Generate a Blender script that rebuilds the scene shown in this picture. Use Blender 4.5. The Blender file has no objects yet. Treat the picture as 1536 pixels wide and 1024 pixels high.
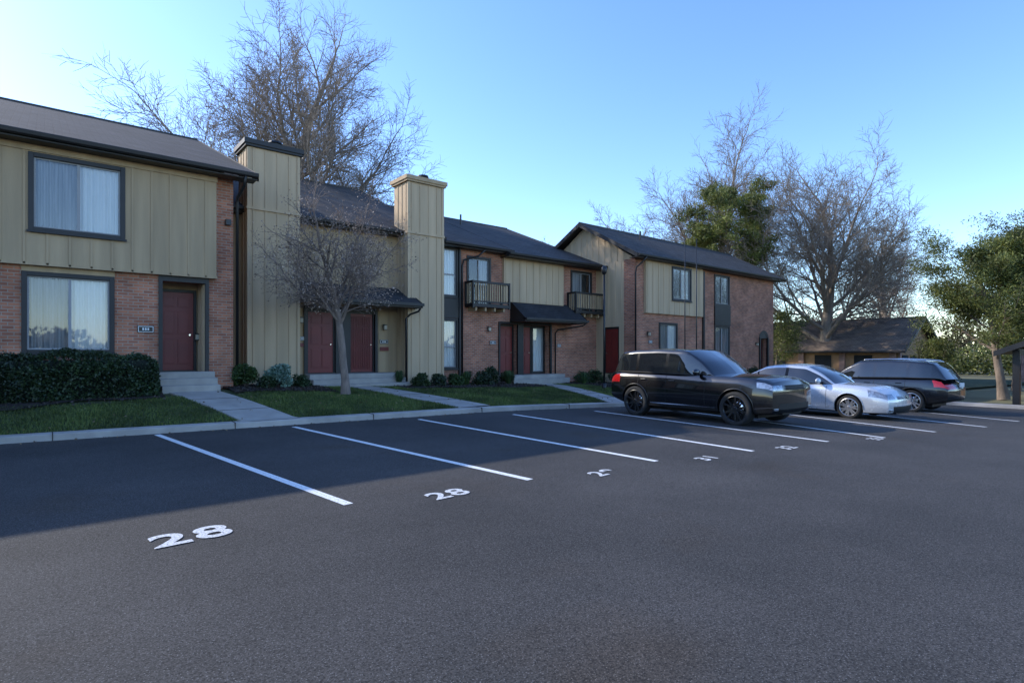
import bpy, bmesh, math, random
import numpy as np
from mathutils import Vector, Matrix, Quaternion
random.seed(7); np.random.seed(7)
scene=bpy.context.scene
COL=scene.collection
H=1.62
ZOOM=None
# ------------------------------------------------------------------ materials
def nodes(name):
    m=bpy.data.materials.new(name); m.use_nodes=True
    nt=m.node_tree; b=nt.nodes['Principled BSDF']
    return m,nt,b
def N(nt,t,**k):
    n=nt.nodes.new(t)
    for a,v in k.items():
        try: setattr(n,a,v)
        except Exception: n.inputs[a].default_value=v
    return n
def rgb(c): return (c[0],c[1],c[2],1)
def basic(name,col,rough=.6,var=.15,scale=3.0,metal=0,coat=0,bump=0,bscale=40,stretch=(1,1,1),spec=.5,dirt=0):
    m,nt,b=nodes(name); L=nt.links
    tc=N(nt,'ShaderNodeTexCoord'); mp=N(nt,'ShaderNodeMapping'); mp.inputs['Scale'].default_value=stretch
    L.new(tc.outputs['Object'],mp.inputs[0])
    no=N(nt,'ShaderNodeTexNoise'); no.inputs['Scale'].default_value=scale; no.inputs['Detail'].default_value=6
    L.new(mp.outputs[0],no.inputs[0])
    rp=N(nt,'ShaderNodeValToRGB'); rp.color_ramp.elements[0].position=.3; rp.color_ramp.elements[1].position=.7
    rp.color_ramp.elements[0].color=rgb([c*(1-var) for c in col]); rp.color_ramp.elements[1].color=rgb([min(1,c*(1+var)) for c in col])
    L.new(no.outputs[0],rp.inputs[0]); L.new(rp.outputs[0],b.inputs['Base Color'])
    b.inputs['Roughness'].default_value=rough; b.inputs['Metallic'].default_value=metal
    b.inputs['Coat Weight'].default_value=coat; b.inputs['Coat Roughness'].default_value=.03
    b.inputs['Specular IOR Level'].default_value=spec
    if bump:
        n2=N(nt,'ShaderNodeTexNoise'); n2.inputs['Scale'].default_value=bscale; n2.inputs['Detail'].default_value=5
        L.new(mp.outputs[0],n2.inputs[0]); bp=N(nt,'ShaderNodeBump'); bp.inputs['Strength'].default_value=bump; bp.inputs['Distance'].default_value=.02
        L.new(n2.outputs[0],bp.inputs['Height']); L.new(bp.outputs[0],b.inputs['Normal'])
    return m
def brickmat(name,c1,c2,mortar,bw,rh,ms,roof=False,bumps=.5):
    m,nt,b=nodes(name); L=nt.links
    tc=N(nt,'ShaderNodeTexCoord'); sp=N(nt,'ShaderNodeSeparateXYZ'); L.new(tc.outputs['Object'],sp.inputs[0])
    cb=N(nt,'ShaderNodeCombineXYZ')
    if roof:
        L.new(sp.outputs[0],cb.inputs[0]); L.new(sp.outputs[1],cb.inputs[1])
    else:
        ad=N(nt,'ShaderNodeMath',operation='ADD'); L.new(sp.outputs[0],ad.inputs[0]); L.new(sp.outputs[1],ad.inputs[1])
        L.new(ad.outputs[0],cb.inputs[0]); L.new(sp.outputs[2],cb.inputs[1])
    bt=N(nt,'ShaderNodeTexBrick'); L.new(cb.outputs[0],bt.inputs[0])
    bt.inputs['Scale'].default_value=1; bt.inputs['Brick Width'].default_value=bw; bt.inputs['Row Height'].default_value=rh
    bt.inputs['Mortar Size'].default_value=ms; bt.inputs['Color1'].default_value=rgb(c1); bt.inputs['Color2'].default_value=rgb(c2); bt.inputs['Mortar'].default_value=rgb(mortar)
    bt.inputs['Bias'].default_value=-.1
    no=N(nt,'ShaderNodeTexNoise'); no.inputs['Scale'].default_value=1.3; no.inputs['Detail'].default_value=7; L.new(tc.outputs['Object'],no.inputs[0])
    mr=N(nt,'ShaderNodeMapRange'); mr.inputs[1].default_value=.3; mr.inputs[2].default_value=.7; mr.inputs[3].default_value=.68; mr.inputs[4].default_value=1.28
    L.new(no.outputs[0],mr.inputs[0])
    mx=N(nt,'ShaderNodeVectorMath',operation='SCALE'); L.new(bt.outputs['Color'],mx.inputs[0]); L.new(mr.outputs[0],mx.inputs['Scale'])
    L.new(mx.outputs[0],b.inputs['Base Color']); b.inputs['Roughness'].default_value=.9
    bp=N(nt,'ShaderNodeBump'); bp.invert=True; bp.inputs['Strength'].default_value=bumps; bp.inputs['Distance'].default_value=.012
    L.new(bt.outputs['Fac'],bp.inputs['Height']); L.new(bp.outputs[0],b.inputs['Normal'])
    return m
def leafmat(name,dark,light,trans=.25,rough=.6):
    m,nt,b=nodes(name); L=nt.links
    g=N(nt,'ShaderNodeNewGeometry'); rp=N(nt,'ShaderNodeValToRGB')
    rp.color_ramp.elements[0].color=rgb(dark); rp.color_ramp.elements[1].color=rgb(light)
    L.new(g.outputs['Random Per Island'],rp.inputs[0]); 
    tc=N(nt,'ShaderNodeTexCoord'); no=N(nt,'ShaderNodeTexNoise'); no.inputs['Scale'].default_value=.9; L.new(tc.outputs['Object'],no.inputs[0])
    mr=N(nt,'ShaderNodeMapRange'); mr.inputs[1].default_value=.35; mr.inputs[2].default_value=.65; mr.inputs[3].default_value=.6; mr.inputs[4].default_value=1.3
    L.new(no.outputs[0],mr.inputs[0]); vs=N(nt,'ShaderNodeVectorMath',operation='SCALE'); L.new(rp.outputs[0],vs.inputs[0]); L.new(mr.outputs[0],vs.inputs['Scale'])
    L.new(vs.outputs[0],b.inputs['Base Color']); b.inputs['Roughness'].default_value=rough
    tr=N(nt,'ShaderNodeBsdfTranslucent'); L.new(vs.outputs[0],tr.inputs[0])
    ms=N(nt,'ShaderNodeMixShader'); ms.inputs[0].default_value=trans
    L.new(b.outputs[0],ms.inputs[1]); L.new(tr.outputs[0],ms.inputs[2]); L.new(ms.outputs[0],nt.nodes['Material Output'].inputs[0])
    return m
def glassmat(name):
    m,nt,b=nodes(name); L=nt.links
    nt.nodes.remove(b); t=N(nt,'ShaderNodeBsdfTransparent'); t.inputs[0].default_value=(.90,.94,.95,1)
    g=N(nt,'ShaderNodeBsdfGlossy'); g.inputs['Roughness'].default_value=.02
    fr=N(nt,'ShaderNodeFresnel'); fr.inputs[0].default_value=1.5
    ad=N(nt,'ShaderNodeMath',operation='ADD'); ad.inputs[1].default_value=.05; L.new(fr.outputs[0],ad.inputs[0])
    no=N(nt,'ShaderNodeTexNoise'); no.inputs['Scale'].default_value=1.5; bp=N(nt,'ShaderNodeBump'); bp.inputs['Strength'].default_value=.04
    L.new(no.outputs[0],bp.inputs['Height']); L.new(bp.outputs[0],g.inputs['Normal'])
    ms=N(nt,'ShaderNodeMixShader'); L.new(ad.outputs[0],ms.inputs[0]); L.new(t.outputs[0],ms.inputs[1]); L.new(g.outputs[0],ms.inputs[2])
    L.new(ms.outputs[0],nt.nodes['Material Output'].inputs[0]); return m

def asphalt():
    m,nt,b=nodes('asphalt'); L=nt.links
    tc=N(nt,'ShaderNodeTexCoord')
    big=N(nt,'ShaderNodeTexNoise'); big.inputs['Scale'].default_value=.35; big.inputs['Detail'].default_value=8; big.inputs['Roughness'].default_value=.62; L.new(tc.outputs['Object'],big.inputs[0])
    r1=N(nt,'ShaderNodeValToRGB'); e=r1.color_ramp.elements; e[0].position=.32; e[1].position=.72
    e[0].color=(.036,.034,.031,1); e[1].color=(.067,.062,.057,1); L.new(big.outputs[0],r1.inputs[0])
    fn=N(nt,'ShaderNodeTexNoise'); fn.inputs['Scale'].default_value=75; fn.inputs['Detail'].default_value=4; fn.inputs['Roughness'].default_value=.8; L.new(tc.outputs['Object'],fn.inputs[0])
    mr=N(nt,'ShaderNodeMapRange'); mr.inputs[1].default_value=.35; mr.inputs[2].default_value=.65; mr.inputs[3].default_value=.2; mr.inputs[4].default_value=1.9; L.new(fn.outputs[0],mr.inputs[0])
    vs=N(nt,'ShaderNodeVectorMath',operation='SCALE'); L.new(r1.outputs[0],vs.inputs[0]); L.new(mr.outputs[0],vs.inputs['Scale'])
    vo=N(nt,'ShaderNodeTexVoronoi'); vo.inputs['Scale'].default_value=60; L.new(tc.outputs['Object'],vo.inputs[0])
    r2=N(nt,'ShaderNodeValToRGB'); r2.color_ramp.elements[0].position=.12; r2.color_ramp.elements[0].color=(.13,.13,.13,1); r2.color_ramp.elements[1].position=.24; r2.color_ramp.elements[1].color=(0,0,0,1)
    L.new(vo.outputs['Distance'],r2.inputs[0])
    av=N(nt,'ShaderNodeVectorMath',operation='ADD'); L.new(vs.outputs[0],av.inputs[0]); L.new(r2.outputs[0],av.inputs[1])
    st=N(nt,'ShaderNodeTexNoise'); st.inputs['Scale'].default_value=.55; st.inputs['Detail'].default_value=3
    mp=N(nt,'ShaderNodeMapping'); mp.inputs['Location'].default_value=(13,4,0); L.new(tc.outputs['Object'],mp.inputs[0]); L.new(mp.outputs[0],st.inputs[0])
    r3=N(nt,'ShaderNodeValToRGB'); r3.color_ramp.elements[0].position=.60; r3.color_ramp.elements[0].color=(1,1,1,1); r3.color_ramp.elements[1].position=.8; r3.color_ramp.elements[1].color=(1.0,.86,.72,1)
    L.new(st.outputs[0],r3.inputs[0])
    mm=N(nt,'ShaderNodeVectorMath',operation='MULTIPLY'); L.new(av.outputs[0],mm.inputs[0]); L.new(r3.outputs[0],mm.inputs[1])
    L.new(mm.outputs[0],b.inputs['Base Color']); b.inputs['Roughness'].default_value=.85; b.inputs['Specular IOR Level'].default_value=.25
    bp=N(nt,'ShaderNodeBump'); bp.inputs['Strength'].default_value=.7; bp.inputs['Distance'].default_value=.006; L.new(fn.outputs[0],bp.inputs['Height']); L.new(bp.outputs[0],b.inputs['Normal'])
    return m
def paintmat(name,lo,hi,a,c):
    m,nt,b=nodes(name); L=nt.links
    tc=N(nt,'ShaderNodeTexCoord'); no=N(nt,'ShaderNodeTexNoise'); no.inputs['Scale'].default_value=45; no.inputs['Detail'].default_value=6; no.inputs['Roughness'].default_value=.75; L.new(tc.outputs['Object'],no.inputs[0])
    r=N(nt,'ShaderNodeValToRGB'); r.color_ramp.elements[0].position=lo; r.color_ramp.elements[0].color=(a,a,a*1.03,1); r.color_ramp.elements[1].position=hi; r.color_ramp.elements[1].color=(c,c,c*.97,1)
    L.new(no.outputs[0],r.inputs[0]); L.new(r.outputs[0],b.inputs['Base Color']); b.inputs['Roughness'].default_value=.7; return m

M={}
M['asphalt']=asphalt(); M['paint']=paintmat('road_paint',.34,.46,.14,.78); M['paint2']=paintmat('worn_paint',.36,.52,.11,.68)
M['brick']=brickmat('red_brick',(.48,.185,.10),(.28,.10,.06),(.36,.28,.21),.215,.075,.009)
M['roof']=brickmat('shingle',(.050,.046,.045),(.027,.026,.026),(.014,.014,.015),.32,.15,.012,roof=True,bumps=.8)
M['roof2']=brickmat('shingle_brown',(.21,.155,.11),(.14,.10,.074),(.06,.045,.035),.32,.17,.012,roof=True)
M['canopy']=brickmat('canopy_shingle',(.03,.031,.035),(.02,.021,.024),(.01,.01,.012),.32,.12,.012,roof=True)
M['siding']=basic('tan_siding',(.45,.32,.185),.8,.15,1.2,bump=.15,bscale=30,stretch=(3,3,.25))
M['siding2']=basic('tan_siding_light',(.53,.385,.235),.8,.13,1.2,bump=.15,bscale=30,stretch=(3,3,.25))
M['orange']=basic('cedar_siding',(.40,.23,.12),.8,.2,1.5)
M['pinkbrick']=brickmat('pink_brick',(.36,.2,.15),(.3,.15,.12),(.4,.33,.3),.22,.08,.01)
M['trim']=basic('dark_trim',(.016,.014,.013),.5,.2,3)
M['blackmetal']=basic('black_metal',(.012,.012,.012),.4,.1,3)
M['door']=basic('red_door',(.17,.018,.014),.45,.12,2)
M['concrete']=basic('concrete',(.37,.335,.29),.9,.16,2.2,bump=.25,bscale=60)
M['kerb']=basic('kerb_concrete',(.40,.36,.31),.9,.25,1.4,bump=.3,bscale=50)
M['mulch']=basic('mulch',(.024,.015,.010),.95,.5,18,bump=1,bscale=35)
M['grassg']=basic('lawn_soil',(.050,.062,.018),.95,.4,2.5,bump=.6,bscale=60)
M['ground']=basic('field',(.13,.12,.055),.95,.35,.3)
M['blade']=leafmat('grass_blades',(.045,.075,.014),(.15,.19,.045),.25)
M['hedge']=leafmat('hedge_leaves',(.010,.026,.009),(.045,.075,.024),.12,.5)
M['shrub']=leafmat('shrub_leaves',(.018,.045,.010),(.08,.13,.030),.2)
M['varieg']=leafmat('variegated_leaves',(.06,.13,.08),(.34,.46,.36),.2)
M['pine']=leafmat('pine_needles',(.045,.075,.016),(.24,.25,.06),.35)
M['ever']=leafmat('evergreen_leaves',(.045,.07,.014),(.22,.23,.055),.3)
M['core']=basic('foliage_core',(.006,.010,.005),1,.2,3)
M['bark']=basic('bark',(.19,.145,.11),.95,.35,6,bump=.8,bscale=25,stretch=(1,1,.3))
M['bark2']=basic('bark_grey',(.25,.20,.155),.95,.3,6,bump=.8,bscale=25,stretch=(1,1,.3))
M['barkl']=basic('bark_small_tree',(.24,.18,.145),.95,.3,10,bump=.6,bscale=40,stretch=(1,1,.3))
M['bud']=leafmat('buds',(.20,.14,.11),(.48,.36,.28),.1)
M['wintertree']=leafmat('winter_trees',(.07,.055,.04),(.17,.14,.10),.1)
M['glass']=glassmat('window_glass')
M['curtain']=basic('curtain',(.80,.79,.77),.9,.06,3,stretch=(8,8,.4))
M['curtain2']=basic('curtain_dim',(.36,.36,.37),.9,.25,2,stretch=(8,8,.4))
M['dark']=basic('dark_interior',(.02,.022,.025),.9,.2,2)
M['sash']=basic('aluminium_sash',(.30,.30,.30),.5,.05,3)
M['white']=basic('white_paint',(.75,.75,.72),.6,.05,3)
M['lampglass']=basic('lantern_glass',(.45,.40,.30),.3,.1,3)
M['chrome']=basic('chrome',(.6,.6,.62),.15,.03,3,metal=1)
# ------------------------------------------------------------------ mesh builder
class MB:
    def __init__(s): s.v=[]; s.f=[]; s.m=[]
    def face(s,pts,mi=0):
        b=len(s.v); s.v+= [tuple(p) for p in pts]; s.f.append(tuple(range(b,b+len(pts)))); s.m.append(mi)
    def box(s,x0,x1,y0,y1,z0,z1,mi=0):
        b=len(s.v); s.v+=[(x0,y0,z0),(x1,y0,z0),(x1,y1,z0),(x0,y1,z0),(x0,y0,z1),(x1,y0,z1),(x1,y1,z1),(x0,y1,z1)]
        for q in ((3,2,1,0),(4,5,6,7),(0,1,5,4),(1,2,6,5),(2,3,7,6),(3,0,4,7)):
            s.f.append(tuple(b+i for i in q)); s.m.append(mi)
    def tube(s,pts,rad,n=6,mi=0,cap=True):
        b=len(s.v); P=[Vector(p) for p in pts]
        for i,p in enumerate(P):
            d=(P[min(i+1,len(P)-1)]-P[max(i-1,0)])
            if d.length<1e-6: d=Vector((0,0,1))
            d.normalize(); a=d.cross(Vector((.31,.87,.13))); a.normalize(); c=d.cross(a)
            r=rad[i] if hasattr(rad,'__len__') else rad
            for k in range(n):
                t=2*math.pi*k/n; q=p+a*(math.cos(t)*r)+c*(math.sin(t)*r); s.v.append((q.x,q.y,q.z))
        for i in range(len(P)-1):
            for k in range(n):
                s.f.append((b+i*n+k,b+i*n+(k+1)%n,b+(i+1)*n+(k+1)%n,b+(i+1)*n+k)); s.m.append(mi)
        if cap:
            s.f.append(tuple(b+k for k in range(n))[::-1]); s.m.append(mi)
            e=b+(len(P)-1)*n; s.f.append(tuple(e+k for k in range(n))); s.m.append(mi)
    def grid(s,fn,us,vs,mi=0):
        b=len(s.v)
        for u in us:
            for v in vs: s.v.append(tuple(fn(u,v)))
        nv=len(vs)
        for i in range(len(us)-1):
            for j in range(nv-1):
                s.f.append((b+i*nv+j,b+(i+1)*nv+j,b+(i+1)*nv+j+1,b+i*nv+j+1)); s.m.append(mi)
    def obj(s,name,mats,parent=None,smooth=False,bevel=0,loc=None,rot=None):
        me=bpy.data.meshes.new(name); me.from_pydata(s.v,[],s.f)
        if not isinstance(mats,(list,tuple)): mats=[mats]
        for m in mats: me.materials.append(m)
        me.polygons.foreach_set('material_index',s.m)
        if smooth: me.polygons.foreach_set('use_smooth',[True]*len(s.f))
        me.update(); o=bpy.data.objects.new(name,me); COL.objects.link(o)
        if parent: o.parent=parent
        if bevel:
            bm=o.modifiers.new('bevel','BEVEL'); bm.width=bevel; bm.segments=2; bm.limit_method='ANGLE'
        if loc: o.location=loc
        if rot: o.rotation_euler=rot
        return o
def empty(name,loc=(0,0,0),rz=0):
    e=bpy.data.objects.new(name,None); COL.objects.link(e); e.location=loc; e.rotation_euler=(0,0,rz); e.empty_display_size=.3; return e
def fastmesh(name,V,F,mats,parent=None,mi=None):
    me=bpy.data.meshes.new(name); k=F.shape[1]
    me.vertices.add(len(V)); me.vertices.foreach_set('co',V.astype(np.float32).ravel())
    me.loops.add(F.size); me.loops.foreach_set('vertex_index',F.astype(np.int32).ravel())
    me.polygons.add(len(F)); me.polygons.foreach_set('loop_start',np.arange(0,F.size,k,dtype=np.int32))
    try: me.polygons.foreach_set('loop_total',np.full(len(F),k,dtype=np.int32))
    except Exception: pass
    for m in (mats if isinstance(mats,list) else [mats]): me.materials.append(m)
    me.update(calc_edges=True); me.validate()
    o=bpy.data.objects.new(name,me); COL.objects.link(o)
    if parent: o.parent=parent
    return o
def leaves(P,size,asp=.5,flat=.0):
    n=len(P); a=np.random.normal(size=(n,3)); a[:,2]*=(1-flat); a/=np.linalg.norm(a,axis=1)[:,None]
    b=np.random.normal(size=(n,3)); b-= (a*b).sum(1)[:,None]*a; b/=np.linalg.norm(b,axis=1)[:,None]
    s=(size*np.random.uniform(.6,1.4,n))[:,None]
    V=np.stack([P-a*s*.5,P+b*s*asp*.5,P+a*s*.5,P-b*s*asp*.5],1).reshape(-1,3)
    F=np.arange(4*n).reshape(n,4); return V,F

# ------------------------------------------------------------------ terrain functions
def zg(s):
    x=max(0,s-9); 
    if x<2: z=-.00625*x*x
    else: z=-.025*(x-1)
    return max(z,-.62)
def tc_(s): return 13.6-.109*(s+.6)
def F_(s): return float(np.interp(s,[-30,4,8,15,22,36,60],[.65,.65,.5,.3,.12,-.15,-.5]))
def lz(s,t):
    c=tc_(s)+.3; R=float(np.interp(s,[3,8,15],[2.6,4.2,5.0]))
    k=min(1,max(0,(t-c)/R)); k=k*(1.35-.35*k)if k<1 else 1
    a=zg(s)+.11
    return a+(F_(s)-a)*min(1,k)
g=MB(); ss=[-500,-60,0,9,10,11]+list(range(12,36,2))+[60,600]
g.grid(lambda s,t:(s,t,zg(s)-.03),ss,[-500,-60,0,60,600]); g.obj('ground',M['ground'])
lot=MB(); sl=list(np.arange(-60,9,3))+list(np.arange(9,28.01,.5))
lot.grid(lambda s,v:(s,(-70+(tc_(s)+.02+70)*v),zg(s)+.004),sl,list(np.linspace(0,1,12))); lot.obj('parking_lot',M['asphalt'])
k=MB(); sk=list(np.arange(-40,40,1.0))
prof=[(-.0,-.05),(.02,.115),(.045,.13),(.30,.135),(.32,.12),(.32,-.1)]
k.grid(lambda s,i:(s,tc_(s)+prof[i][0],zg(s)+prof[i][1]),sk,list(range(6)))
k.grid(lambda t,i:(28+prof[i][0],t,zg(28)+prof[i][1]),[-60,-20,0,5,tc_(28)],list(range(6)))
kerb=k.obj('kerb',M['kerb'])
kj=MB()
for s in np.arange(-6,28,3.05): kj.box(s,s+.012,tc_(s)-.003,tc_(s)+.322,zg(s)+.0,zg(s)+.139)
kj.obj('joints',M['mulch'],kerb)
lw=MB(); sl=list(np.arange(-40,28,.8))+list(np.arange(28,61,2))
lw.grid(lambda s,v:(s,tc_(s)+.31+v,lz(s,tc_(s)+.31+v)),sl,[0,.3,.6,1,1.5,2,2.5,3,3.5,4,4.5,5,5.5,6,8,12,25,45])
lw.obj('lawn',M['grassg'],smooth=True)
paths=[((2.85,16.2),(4.0,13.2),.55),((7.9,17.6),(9.3,12.9),.5),((16.9,18.3),(14.7,12.2),.5)]
def inpath(s,t):
    r=np.zeros(len(s),bool)
    for a,b,w in paths:
        f=(t-a[1])/(b[1]-a[1]); c=a[0]+(b[0]-a[0])*f; r|=(abs(s-c)<w+.03)
    return r
for a,b,w in paths:
    p=MB()
    nn=int(abs(b[1]-a[1])/1.2)+1
    def pf(u,v,a=a,b=b,w=w):
        s=a[0]+(b[0]-a[0])*u+v; t=a[1]+(b[1]-a[1])*u
        return (s,t,lz(s,t)+.03)
    us=list(np.linspace(0,1,14)); p.grid(pf,us,[-w,w])
    for sd in (-w,w):
        p.grid(lambda u,q:(pf(u,sd)[0],pf(u,sd)[1],pf(u,sd)[2]-q),us,[0,.08])
    o=p.obj('footpath',M['concrete'])
    j=MB()
    for u in np.linspace(0,1,nn+1)[1:-1]:
        q=[pf(u-.004,-w),pf(u-.004,w),pf(u+.004,w),pf(u+.004,-w)]; j.face([(x,y,z+.004) for x,y,z in q][::-1])
    j.obj('joints',M['mulch'],o)
beds=[(-14,2.2,15.45,17.05),(3.75,6.6,16.0,18.35),(9.2,15.9,16.6,19.75),(18.3,21.9,15.9,19.7),(22,36,15.4,17.25)]
for x0,x1,t0,t1 in beds:
    b=MB()
    def bf(s,v):
        t=t0+(t1-t0)*v; 
        if v==0: t+=.18*math.sin(s*1.3)+.1*math.sin(s*3.1)
        return (s,t,lz(s,t)+.045)
    b.grid(bf,list(np.arange(x0,x1+.01,.3)),[0,.15,.4,.7,1]); b.obj('mulch_bed',M['mulch'])
n=9000; s=[];t=[]
for x0,x1,t0,t1 in beds[:4]:
    s.append(np.random.uniform(x0,x1,n//4)); t.append(np.random.uniform(t0-.15,t1,n//4))
s=np.concatenate(s); t=np.concatenate(t); P=np.array([(a,b,lz(a,b)+.06) for a,b in zip(s,t)])
V,F=leaves(P,.06,.6); fastmesh('mulch_chips',V,F,leafmat('chips',(.012,.008,.006),(.06,.04,.028),0))
# scattered fallen leaves on lawn and gutter
n=900; s=np.random.uniform(-3,24,n); t=13.6-.109*(s+.6)+np.concatenate([np.random.uniform(.35,4,n-260),-np.abs(np.random.normal(0,.12,260))-.02])
P=np.array([(a,b,(lz(a,b)+.05) if i<n-260 else zg(a)+.015) for i,(a,b) in enumerate(zip(s,t))])
V,F=leaves(P,.05,.6,.7); fastmesh('fallen_leaves',V,F,leafmat('dry_leaves',(.10,.06,.03),(.28,.19,.10),0))
n=150000; s=np.random.uniform(-3,27,n*2); t=np.random.uniform(0,6.5,n*2)
tcv=13.6-.109*(s+.6); t=tcv+.33+t
keep=~inpath(s,t)
for x0,x1,t0,t1 in beds: keep&=~((s>x0)&(s<x1)&(t>t0+.05))
keep&=(t<np.where(s<4,15.6,18.3)); s=s[keep][:n]; t=t[keep][:n]
z=np.array([lz(a,b) for a,b in zip(s,t)]); n=len(s)
h=np.random.uniform(.03,.075,n)*(1+.35*np.sin(s*2.1)*np.sin(t*2.7)); an=np.random.uniform(0,6.28,n); w=.012; lx=np.random.normal(0,.02,n); ly=np.random.normal(0,.02,n)
V=np.stack([np.stack([s-np.cos(an)*w,t-np.sin(an)*w,z-.005],1),np.stack([s+np.cos(an)*w,t+np.sin(an)*w,z-.005],1),np.stack([s+lx,t+ly,z+h],1)],1).reshape(-1,3)
fastmesh('grass',V,np.arange(3*n).reshape(n,3),M['blade'])
lines=[((1.72,13.2),(2.51,5.80)),((4.23,12.7),(4.79,5.45)),((7.09,12.2),(7.08,5.18)),((9.6,11.6),(9.04,4.70)),((12.35,11.2),(11.3,4.42)),((15.2,11),(13.0,4.02)),((18.0,10.8),(15.3,3.75)),((21.3,10.5),(17.9,3.35)),((24.3,10.2),(20.9,3.2))]
st=MB()
for a,b in lines:
    d=Vector((b[0]-a[0],b[1]-a[1])); nrm=Vector((-d.y,d.x)).normalized()*.055
    def lf(u,v): 
        x=a[0]+d.x*u+nrm.x*v; y=a[1]+d.y*u+nrm.y*v; return (x,y,zg(x)+.008)
    st.grid(lf,list(np.linspace(0,1,16)),[1,-1])
st.obj('parking_lines',M['paint'])
nums=[('28',1.0,5.66,.60),('28',3.57,5.48,.48),('29',5.83,5.12,.42),('31',7.87,4.82,.40),('32',9.82,4.5,.40),('33',12.6,4.05,.38)]
for tx,x,y,sz in nums:
    cu=bpy.data.curves.new('num','FONT'); cu.body=tx; cu.size=sz; cu.offset=.026*sz; cu.space_character=1.12; cu.align_x='CENTER'; cu.align_y='CENTER'
    o=bpy.data.objects.new('tmp',cu); COL.objects.link(o); bpy.context.view_layer.update()
    me=bpy.data.meshes.new_from_object(o.evaluated_get(bpy.context.evaluated_depsgraph_get())); bpy.data.objects.remove(o)
    me.materials.clear(); me.materials.append(M['paint2'])
    for v in me.vertices: v.co.y*=.86
    o=bpy.data.objects.new('parking_number',me); COL.objects.link(o); o.location=(x,y,zg(x)+.012); o.rotation_euler=(0,math.radians(1.2 if x>9 else 0),math.radians(3))
# ------------------------------------------------------------------ building helpers
def wall(mb,x0,x1,z0,z1,y,holes=(),mi=0,side=False,rmi=None):
    xs=sorted({x0,x1}|{h[0] for h in holes}|{h[1] for h in holes}); zs=sorted({z0,z1}|{h[2] for h in holes}|{h[3] for h in holes})
    xs=[x for x in xs if x0<=x<=x1]; zs=[z for z in zs if z0<=z<=z1]
    mp=(lambda u,z,d:(y+d,u,z)) if side else (lambda u,z,d:(u,y+d,z))
    def q(a,b,c,d,m): mb.face([a,b,c,d][::-1] if side else [a,b,c,d],m)
    for i in range(len(xs)-1):
        for j in range(len(zs)-1):
            cx=(xs[i]+xs[i+1])/2; cz=(zs[j]+zs[j+1])/2
            if any(h[0]<cx<h[1] and h[2]<cz<h[3] for h in holes): continue
            q(mp(xs[i],zs[j],0),mp(xs[i+1],zs[j],0),mp(xs[i+1],zs[j+1],0),mp(xs[i],zs[j+1],0),mi)
    for h in holes:
        a,b,c,d,dep=h; r=mi if rmi is None else rmi
        q(mp(a,c,0),mp(a,c,dep),mp(a,d,dep),mp(a,d,0),r); q(mp(b,c,0),mp(b,d,0),mp(b,d,dep),mp(b,c,dep),r)
        q(mp(a,d,0),mp(a,d,dep),mp(b,d,dep),mp(b,d,0),r); q(mp(a,c,0),mp(b,c,0),mp(b,c,dep),mp(a,c,dep),r)
def battens(mb,x0,x1,z0,z1,y,step=.41,holes=(),side=False,w=.022,pr=.02,off=0):
    x=x0+.1+off
    while x<x1-.03:
        segs=[(z0,z1)]
        for h in holes:
            if h[0]-.1<x<h[1]+.1:
                ns=[]
                for a,b in segs:
                    if h[2]-.09>a: ns.append((a,min(b,h[2]-.09)))
                    if h[3]+.09<b: ns.append((max(a,h[3]+.09),b))
                segs=[q for q in ns if q[1]-q[0]>.03]
        for a,b in segs:
            if side: mb.box(y-pr,y+.002,x-w,x+w,a,b)
            else: mb.box(x-w,x+w,y-pr,y+.002,a,b)
        x+=step
def curtain(mb,x0,x1,z0,z1,y,mi,amp=.022,side=False):
    us=np.linspace(x0,x1,max(8,int((x1-x0)*60)))
    fn=lambda u,z:(u,y+amp*math.sin((u-x0)*55+.7*math.sin(u*9))+.006*math.sin(u*31),z)
    mb.grid(fn,list(us),[z0,z1],mi)
def window(par,x0,x1,z0,z1,y,mull=True,left='dim',right='white',fw=.09,transom=None):
    f=MB(); pr=.045
    f.box(x0-fw,x0+.01,y-pr,y+.06,z0-fw,z1+fw); f.box(x1-.01,x1+fw,y-pr,y+.06,z0-fw,z1+fw)
    f.box(x0+.01,x1-.01,y-pr-.001,y+.06,z1-.01,z1+fw); f.box(x0+.01,x1-.01,y-pr-.001,y+.06,z0-fw,z0+.01)
    f.box(x0-fw-.03,x1+fw+.03,y-pr-.03,y-pr-.002,z0-fw-.03,z0-fw+.02)
    f.obj('window_frame',M['trim'],par,bevel=.006)
    s=MB(); a=.035; yy=y+.02
    s.box(x0+.01,x0+.01+a,yy,yy+.04,z0+.01,z1-.01); s.box(x1-.01-a,x1-.01,yy,yy+.04,z0+.01,z1-.01)
    s.box(x0+.01+a,x1-.01-a,yy+.001,yy+.04,z0+.01,z0+.01+a); s.box(x0+.01+a,x1-.01-a,yy+.001,yy+.04,z1-.01-a,z1-.01)
    xm=(x0+x1)/2
    if mull: s.box(xm-.03,xm+.03,yy-.004,yy+.038,z0+.045,z1-.045)
    if transom: s.box(x0+.045,x1-.045,yy-.004,yy+.038,transom-.025,transom+.025)
    s.obj('window_sash',M['sash'],par)
    gl=MB(); gl.face([(x0+.03,y+.045,z0+.03),(x1-.03,y+.045,z0+.03),(x1-.03,y+.045,z1-.03),(x0+.03,y+.045,z1-.03)]); gl.obj('window_pane',M['glass'],par)
    c=MB(); idx={'white':0,'dim':1,'dark':2}
    mid=xm if mull else x1
    if left!='dark': curtain(c,x0,mid-.01,z0,z1,y+.11,idx[left])
    if mull and right!='dark': curtain(c,mid+.01,x1,z0,z1,y+.095,idx[right])
    c.box(x0-.02,x1+.02,y+.3,y+.32,z0-.02,z1+.02,2)
    c.obj('curtain',[M['curtain'],M['curtain2'],M['dark']],par)
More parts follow.
